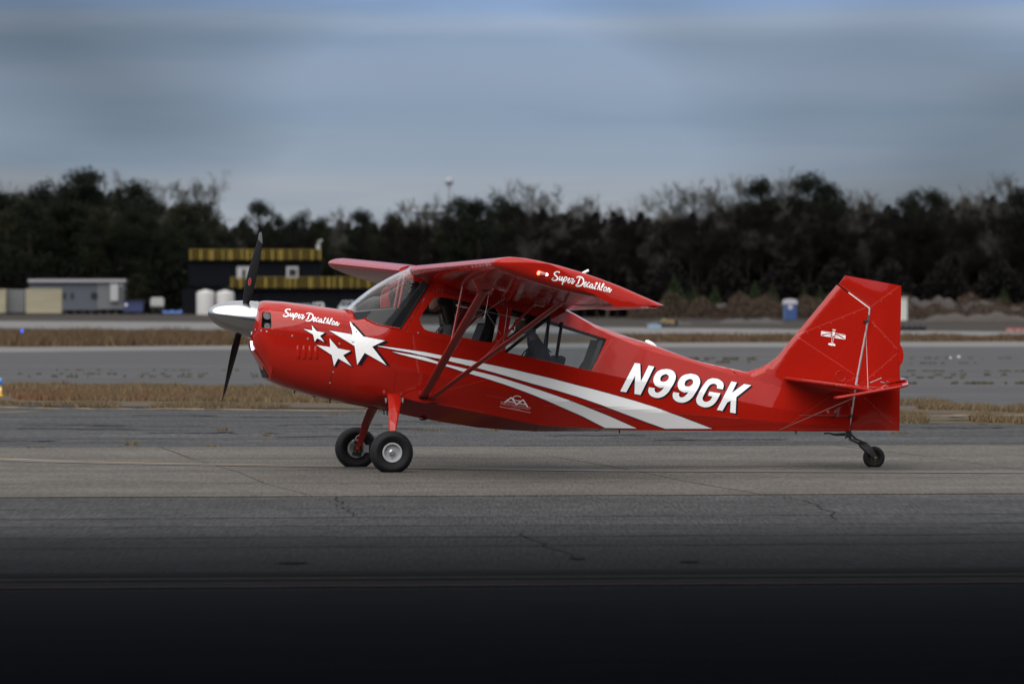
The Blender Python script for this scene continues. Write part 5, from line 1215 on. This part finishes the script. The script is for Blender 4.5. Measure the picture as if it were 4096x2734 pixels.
for k, (u0, u1) in enumerate(((2309, 2326), (2327.5, 2344), (2345.5, 2362))):
    e = empty("barrier", (0, 0, 0), 0, "%s low orange and white barrier at the far right edge" % ("first", "middle", "outermost")[k], "barrier", "orange barriers on the far taxiway"); farbox("body", u0, u1, 752, 760, .4, OR, e, 300)
    for j in range(2): farbox("stripe", u0+3+j*7, u0+6+j*7, 754, 758, .02, WR, e, 299.97)
dg_ = empty("mini_digger", (0, 0, 0), 0, "small yellow and dark digger behind the wing's trailing edge", "digger"); DY = 345
YD = mat("digger_yellow", (.16, .11, .035), .6); farbox("track", 1520, 1556, 743, 750, .5, STEEL, dg_, DY); farbox("cab", 1533, 1547, 733, 743.3, .6, YD, dg_, DY+.1); farbox("engine_cover", 1547.5, 1556, 736, 743.3, .6, BLACK, dg_, DY+.1)
q = MB(); q.tube([AT(*U(1533, 740), DY), AT(*U(1524, 733), DY), AT(*U(1515, 742), DY)], .09, 8); obj("arm", q, YD, dg_, 40); q = MB(); q.box(AT(*U(1514, 745), DY), (.35, .3, .3)); obj("bucket", q, STEEL, dg_)
tp = MB(); a, b = AT(*U(1486, 752), 338), AT(*U(1516, 741), 338); tp.loft([[Vector((a.x+(b.x-a.x)*i/10, 338+y, a.z+(b.z-a.z)*f*(.8+.2*math.sin(i*1.9+y)))) for i in range(11)] for y, f in ((0, 0), (.2, .9), (.9, 1), (1.5, 0))], 0, closed=False, cap=False)
tag(obj("tarpaulin", tp, mat("pale_blue_tarp", (0.0780, 0.1326, 0.1950), .6), None, 40), "pale blue tarpaulin heap beside the small digger", "tarpaulin")
GRV = mat("gravel_grey", (0.0300, 0.0255, 0.0215), .95, noise=[((1.5, 1.5, 1.5), 6, .3)]); SCR_ = mat("scrub_soil", (0.0190, 0.0135, 0.0105), .95, noise=[((.5, .5, .5), 6, .45), ((3, 3, 3), 4, .3)])
def mound(name, U0, U1, Vt, Vb, Y, m, sd, dep=14):
    a, b = AT(*U(U0, Vb), Y), AT(*U(U1, Vt), Y); r = random.Random(sd); ph = [r.uniform(0, 6) for _ in range(4)]; q = MB(); n = 40; rows_ = []
    for k in range(9):
        t = k/8; rows_.append([Vector((a.x+(b.x-a.x)*i/n, Y+dep*t, min(a.z, -.2)-.3+(b.z-min(a.z, -.2)+.3)*math.sin(math.pi*min(1, t*1.02))**.7*max(0, math.sin(math.pi*i/n))**.6*(.82+.10*math.sin(i*.5+ph[0]+t)+.08*math.sin(i*1.3+ph[1]+2*t)))) for i in range(n+1)])
    q.loft(rows_, 0, closed=False, cap=False); return tag(obj(name, q, m, None, 60, False), kind="structure")
mound("gravel_mound", 1600, 1860, 727, 747, 520, GRV, 1); mound("gravel_mound", 1430, 1640, 735, 750, 470, GRV, 2)
mound("dirt_mound", 2040, 2270, 673, 735, 600, SCR_, 3, 20); mound("dirt_mound", 2060, 2460, 713, 745, 560, mat("brown_earth", (.030, .022, .0165), .95, noise=[((.8, .8, .8), 6, .4)]), 4); mound("dirt_bank", 1480, 2500, 672, 735, 618, SCR_, 5, 22); mound("dirt_bank", -60, 900, 712, 724, 690, SCR_, 6, 12)
scrubm = island_mat("brown_scrub", (0.0452, 0.0296, 0.0226), (0.0218, 0.0164, 0.0133), .95, (0.0546, 0.0367, 0.0257))
def cloud(name, n, fn, size, m, seed, kind="stuff", parent=None):
    r = random.Random(seed); vs, fs = [], []
    for _ in range(n):
        p, k = fn(r); s_ = size*r.uniform(.5, 1.3)*k; a = Vector((r.gauss(0, 1), r.gauss(0, 1), r.gauss(0, 1))).normalized(); c = a.orthogonal().normalized(); d = a.cross(c)
        b0 = len(vs); vs += [p+c*s_, p-c*s_*.6+d*s_*.7, p-c*s_*.4-d*s_*.8]; fs.append((b0, b0+1, b0+2))
    q = MB(); q.add(vs, fs); o = obj(name, q, m, parent, None, False)
    if not parent: tag(o, kind=kind)
    return o
def scrub(U0, U1, Vt, Vb, Y, dep):
    def f(r):
        u = r.uniform(U0, U1); y = Y+r.uniform(0, dep); t = r.random()**1.3; lump = .65+.35*math.sin(u*.06)*math.sin(u*.023+1)
        return AT(*U(u, Vb-(Vb-Vt)*t*lump), y), 1
    return f
cloud("scrub", 14000, scrub(1440, 1960, 662, 728, 596, 22), .16, scrubm, 11); cloud("scrub", 9000, scrub(1990, 2420, 668, 712, 640, 12), .16, scrubm, 12); cloud("scrub", 5000, scrub(-20, 66, 636, 664, 650, 8), .16, island_mat("maroon_scrub", (0.0390, 0.0218, 0.0203), (0.0234, 0.0156, 0.0156), .95), 13)
cloud("scrub", 6000, scrub(2035, 2400, 676, 730, 575, 20), .13, scrubm, 14)
# water tower far away, its distance haze put into the paint colour
wt = empty("water_tower", (0, 0, 0), 0, "very faint pale water tower rising far behind the trees", "water tower"); WY = 2400; p = AT(*U(1030, 412), WY); PW = mat("hazed_water_tower", (.235, .25, .275), .6)
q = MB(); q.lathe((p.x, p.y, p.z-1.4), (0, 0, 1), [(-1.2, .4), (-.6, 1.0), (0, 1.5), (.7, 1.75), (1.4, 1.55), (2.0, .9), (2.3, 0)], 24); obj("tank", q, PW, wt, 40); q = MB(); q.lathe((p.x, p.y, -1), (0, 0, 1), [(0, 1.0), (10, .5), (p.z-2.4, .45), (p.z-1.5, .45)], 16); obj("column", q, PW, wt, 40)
# ================================================================== trees
bark = mat("bark", (.018, .015, .013), .95, spec=.05); barkg = mat("grey_bark", (.085, .078, .072), .95, spec=.05)
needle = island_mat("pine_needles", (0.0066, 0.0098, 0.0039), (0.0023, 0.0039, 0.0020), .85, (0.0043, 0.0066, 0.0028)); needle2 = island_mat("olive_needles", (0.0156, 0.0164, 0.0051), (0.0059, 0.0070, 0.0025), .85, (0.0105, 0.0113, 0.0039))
twig = island_mat("bare_twigs", (.105, .102, .092), (.055, .053, .048), .9); twigd = island_mat("dark_twigs", (0.0074, 0.0059, 0.0053), (0.0035, 0.0031, 0.0030), .9)
def leaf_clumps(r, clumps, per, size):
    vs, fs = [], []
    for c, rad in clumps:
        for _ in range(per):
            d = Vector((r.gauss(0, 1), r.gauss(0, 1), r.gauss(0, .8))).normalized()*rad*(r.random()**.42); p = c+d
            s_ = size*r.uniform(.6, 1.4); a = Vector((r.gauss(0, 1), r.gauss(0, 1), r.gauss(0, 1))).normalized(); e = a.orthogonal().normalized(); g = a.cross(e); b0 = len(vs)
            vs += [p+e*s_, p-e*s_*.5+g*s_*.55, p-e*s_*.5-g*s_*.55]; fs.append((b0, b0+1, b0+2))
    q = MB(); q.add(vs, fs); return q
def pine(seed, bushy):
    r = random.Random(seed); H = 16.0; t = MB(); bx_ = [Vector((.12*math.sin(k*.9+seed), .12*math.cos(k+seed), H*k/8)) for k in range(9)]
    t.tube(bx_, [.30-.032*k for k in range(9)], 8); cl = []
    for k in range(46 if bushy else 34):
        f = r.random(); z = H*((.22 if bushy else .42)+(.76 if bushy else .56)*f); rad = (3.3 if bushy else 3.2)*math.sqrt(max(.02, 1-((f-.30)/.72)**2))*r.uniform(.3, 1)**.6; a = r.uniform(0, 6.28)
        c = Vector((rad*math.cos(a), rad*math.sin(a), z)); cl.append((c, r.uniform(.9, 1.5))); t.tube([Vector((0, 0, z-.7-rad*.15)), c*.5+Vector((0, 0, z*.5-.3)), c], [.07, .05, .02], 4)
    cl += [(Vector((0, 0, H*.945)), 1.2), (Vector((.5, .2, H*.92)), 1.3), (Vector((-.5, -.2, H*.93)), 1.2)]
    return mesh("trunk", t, bark, 60), mesh("crown", leaf_clumps(r, cl, 150 if bushy else 130, .17), needle2 if bushy == 2 else needle, None, False)
def bare(seed, m, dens=1.0, spread=1.0):
    r = random.Random(seed); H = 16.0; t = MB(); tw1 = MB(); vs, fs = [], []
    t.tube([Vector((.15*math.sin(k*1.1+seed), .15*math.cos(k*.8+seed), H*.75*k/6)) for k in range(7)], [.20-.027*k for k in range(7)], 7)
    def br(p, d, ln, lev):
        e = p+d*ln
        if lev <= 1: t.tube([p, (p+e)/2+Vector((r.gauss(0, .05), r.gauss(0, .05), .05))*ln, e], [.05-.022*lev, .034-.014*lev, .02-.009*lev], 4)
        else:
            sd_ = d.orthogonal().normalized(); w = .018 if lev == 2 else .013; b0 = len(vs); vs.extend([p-sd_*w, p+sd_*w, e]); fs.append((b0, b0+1, b0+2))
            s2 = d.cross(sd_); b0 = len(vs); vs.extend([p-s2*w, p+s2*w, e]); fs.append((b0, b0+1, b0+2))
        if lev < 4:
            for _ in range(int((5, 6, 6, 3.4)[lev]*dens+r.random())):
                k = r.uniform(.3, 1); a = r.uniform(0, 6.28); sd_ = d.orthogonal().normalized(); q_ = Matrix.Rotation(a, 3, d) @ sd_
                nd = (d*r.uniform(.6, 1.0)+q_*r.uniform(.35, .8)*spread+Vector((0, 0, .25))).normalized(); br(p+d*ln*k, nd, ln*r.uniform(.42, .68), lev+1)
    for k in range(11):
        z = H*r.uniform(.25, .75); a = r.uniform(0, 6.28); br(Vector((0, 0, z)), Vector((math.cos(a)*spread, math.sin(a)*spread, r.uniform(.5, 1.4))).normalized(), r.uniform(3.0, 4.6)*(1.15-.4*z/H), 0)
    br(Vector((0, 0, H*.70)), Vector((.15, .1, 1)).normalized(), 2.8, 0)
    q = MB(); q.add(vs, fs); return mesh("trunk", t, barkg if m is twig else bark, 60), mesh("crown", q, m, None, False)
def cone_tree(seed):
    r = random.Random(seed); t = MB(); t.tube([Vector((0, 0, 0)), Vector((0, 0, 15))], [.25, .03], 6); cl = [(Vector((math.cos(k*2.4)*3.4*(1-f), math.sin(k*2.4)*3.4*(1-f), 15.5*f)), 1.6*(1.08-f)) for k in range(30) for f in [.06+.92*k/30]]
    return mesh("trunk", t, bark, 60), mesh("crown", leaf_clumps(r, cl, 70, .36), island_mat("young_pine%d" % seed, (.034, .048, .016), (.014, .022, .009), .85), None, False)
KIND = {"P": [pine(s_, 0) for s_ in (1, 2, 3)], "B": [pine(s_, 1) for s_ in (4, 5)], "O": [pine(6, 2)], "b": [bare(s_, twig, 1.0) for s_ in (11, 12, 13)], "d": [bare(s_, twigd, 1.12) for s_ in (21, 22)], "n": [bare(31, twig, 1.0, .45)], "y": [cone_tree(41)]}
NAME = {"P": "pine_tree", "B": "pine_tree", "O": "pine_tree", "b": "bare_tree", "d": "bare_tree", "n": "bare_tree", "y": "young_pine"}
CNT = {}
def tree(kind, u, vt, Y, wid=1.0, label=None, group=None, vb=None):
    tops = AT(*U(u, vt), Y); z0 = gz(tops.x, Y) if vb is None else AT(*U(u, vb), Y).z; s_ = (tops.z-z0)/16.0
    k = CNT.get(kind, 0); CNT[kind] = k+1; tm, cm2 = KIND[kind][k % len(KIND[kind])]
    e = empty(NAME[kind], (tops.x, Y, z0), R.uniform(0, 6.28), label, "tree", group); e.scale = (s_*wid, s_*wid, s_)
    obj("trunk", tm, None, e); obj("crown", cm2, None, e); return e
SKY = [  # (u, top, kind, depth, width factor, label)
 (8, 440, "B", 672, 1.0, "dark pine at the left frame edge, top level with its neighbours"), (48, 424, "b", 684, .8, "thin bare tree between the first pines at far left"),
 (97, 418, "P", 668, .9, "pine with a small twin-topped crown left of the tallest pine"), (190, 392, "P", 664, 1.15, "tallest dark pine of the left-hand wood, round topped"),
 (150, 428, "B", 660, 1.0, "pine leaning against the tallest left pine, on its left"), (265, 398, "b", 690, .9, "bare tree showing grey between the two round pines"),
 (300, 414, "P", 662, 1.05, "round-crowned pine right of the tallest left pine"), (345, 447, "P", 668, .8, "smaller pine at the right shoulder of the left pine group"),
 (375, 424, "b", 680, .75, "slim bare tree right of the left pine group"), (443, 404, "b", 676, 1.05, "tall pale bare tree standing alone against the sky left of the propeller"),
 (470, 466, "O", 664, 1.0, "olive-green pine below the tall bare tree"), (410, 470, "O", 666, .8, "olive pine beside the foot of the tall bare tree"), (500, 486, "b", 672, .9, "low bare tree sloping down to the gap left of the propeller"),
 (592, 464, "P", 676, .9, "round dark pine above the propeller tip"), (640, 492, "P", 682, .7, "small pine right of the one above the propeller"), (692, 486, "P", 678, .9, "second round pine right of the propeller"),
 (735, 500, "O", 680, .8, "low olive pine between the propeller and wing"), (768, 482, "b", 684, .7, "low bare tree above the black tower's end"), (832, 484, "P", 686, .9, "flat-topped pine above the far wing"), (905, 490, "O", 688, 1.0, "broad low olive pine above the windshield"),
 (965, 452, "b", 690, .95, "bare tree left of the faint water tower"), (1002, 456, "b", 692, .8, "bare tree just at the faint water tower's foot"), (1055, 452, "P", 666, .95, "dark pine right of the faint water tower"), (1100, 458, "B", 662, 1.1, "bushy pine in the middle of the centre pine group"), (1150, 450, "P", 666, 1.0, "pine at the right end of the centre pine group"),
 (1215, 422, "b", 684, 1.2, "tall bare tree right of the centre pine group"), (1245, 436, "b", 688, .8, "bare tree above the wing's leading edge"), (1280, 430, "b", 684, .9, "bare tree above the wingtip light"), (1345, 454, "b", 690, 1.1, "narrow bare tree over the wing lettering"), (1410, 462, "b", 690, .9, "bare tree over the wing's rear half"), (1475, 452, "b", 690, 1.2, "narrow bare tree over the wing's trailing tip"),
 (1568, 428, "b", 684, 1.1, "left of a pair of bare trees above the digger"), (1598, 424, "b", 684, 1.1, "right of a pair of bare trees above the digger"), (1650, 416, "b", 680, 1.0, "bare spreading tree left of the right pines"), (1695, 412, "b", 680, .9, "bare tree touching the right pines on their left"),
 (1748, 412, "P", 662, .85, "pine with a ragged crown left of the tallest right pine"), (1797, 396, "b", 690, 1.0, "bare tree top peeping between the two right pines"), (1852, 398, "P", 658, 1.1, "tallest pine on the right, above the portable toilet"), (1905, 428, "B", 664, .8, "pine at the right shoulder of the tallest right pine"),
 (1948, 440, "b", 684, 1.0, "bare tree above the fin's top corner"), (2000, 444, "b", 684, 1.0, "bare tree above the rudder"), (2095, 438, "P", 664, .9, "small pine standing between bare trees right of the rudder"), (2140, 438, "P", 668, .7, "thin pine right of the small one past the rudder"),
 (2200, 436, "b", 682, 1.0, "bare tree well right of the rudder"), (2250, 438, "b", 682, .9, "bare tree near the right frame edge"), (2315, 408, "b", 676, 1.1, "tall bare tree at the right frame edge"), (2345, 432, "P", 670, 1.0, "dark pine cut by the right frame edge")]
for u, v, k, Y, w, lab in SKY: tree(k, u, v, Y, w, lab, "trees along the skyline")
skyl = lin(sorted((s[0], s[1]) for s in SKY))
rt = random.Random(5)
for i in range(34):                                   # the pines and hardwoods that fill the left wood
    u = -40+560*(i+.5)/34+rt.uniform(-8, 8); tree("BPBPOB"[i % 6], u, skyl(u)+rt.uniform(32, 120), rt.uniform(650, 664), rt.uniform(.9, 1.2), "dark evergreen inside the wood behind the containers and site office", "evergreens of the left wood")
for i in range(26):
    u = 520+660*(i+.5)/26+rt.uniform(-10, 10); tree("dOPdBd"[i % 6], u, max(skyl(u)+12, 500)+rt.uniform(5, 60), rt.uniform(664, 690), rt.uniform(.9, 1.3), "dark tree in the low middle wood behind the black tower and wing", "trees of the middle wood")
for i in range(46):
    u = 1170+1230*(i+.5)/46+rt.uniform(-8, 8); tree("dddbd"[i % 5], u, skyl(u)+rt.uniform(48, 85), rt.uniform(650, 680), rt.uniform(1.0, 1.35), "dark bare tree in the dense wood behind the tail", "bare trees of the right wood")
massl = lin([(-60, 452), (80, 440), (180, 425), (300, 440), (400, 480), (520, 510), (640, 512), (800, 505), (1000, 500), (1180, 478), (1300, 486), (1480, 492), (1560, 498), (1660, 474), (1720, 458), (1900, 452), (2050, 474), (2180, 462), (2300, 448), (2420, 445)])
def wood(U0, U1, Y, dep):
    def f(r):
        u = r.uniform(U0, U1); m_ = massl(u)+14+10*math.sin(u*.11)+7*math.sin(u*.31+2); v = m_+(722-m_)*r.random()**1.05
        return AT(*U(u, v), Y+r.uniform(0, dep)), 1
    return f
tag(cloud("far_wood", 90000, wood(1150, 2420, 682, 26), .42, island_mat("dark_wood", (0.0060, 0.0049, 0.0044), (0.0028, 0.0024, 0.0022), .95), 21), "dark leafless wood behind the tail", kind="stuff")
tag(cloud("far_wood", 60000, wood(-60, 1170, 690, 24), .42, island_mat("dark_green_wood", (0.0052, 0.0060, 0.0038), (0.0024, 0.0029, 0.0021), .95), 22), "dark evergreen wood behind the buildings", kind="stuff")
for u, vt, w, Y, lab in [(1548, 624, 1.7, 600, "largest young pine in the scrub behind the wing's tip"), (1592, 650, 1.6, 602, "middle young pine in the scrub right of the wing"), (1640, 650, 1.5, 598, "darkest young pine left of the portable toilet"), (1732, 640, 1.4, 606, "pale small young pine up the scrub bank"), (1772, 646, 1.6, 606, "squat young pine just left of the portable toilet's roof"), (1845, 652, 1.3, 606, "tiny young pine right of the portable toilet's roof"), (1882, 650, 1.3, 600, "slender young pine beside the fin's leading edge"), (2302, 655, 1.7, 600, "young pine near the right frame edge")]:
    tree("y", u, vt, Y, w, lab, "young pines in the scrub", vb=700)
tree("O", 315, 628, 640, 1.6, "low olive bush right of the grey site office", "bushes", vb=712)
def under(U0, U1, Vt, Vb, Y, dep):
    def f(r):
        u = r.uniform(U0, U1); return AT(*U(u, Vb-(Vb-Vt)*r.random()*(.7+.3*math.sin(u*.05))), Y+r.uniform(0, dep)), 1
    return f
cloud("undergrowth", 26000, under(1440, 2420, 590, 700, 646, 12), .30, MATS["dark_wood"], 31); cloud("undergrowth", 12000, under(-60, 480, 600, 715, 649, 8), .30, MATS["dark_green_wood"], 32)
# bluish far roof at the water tower's foot
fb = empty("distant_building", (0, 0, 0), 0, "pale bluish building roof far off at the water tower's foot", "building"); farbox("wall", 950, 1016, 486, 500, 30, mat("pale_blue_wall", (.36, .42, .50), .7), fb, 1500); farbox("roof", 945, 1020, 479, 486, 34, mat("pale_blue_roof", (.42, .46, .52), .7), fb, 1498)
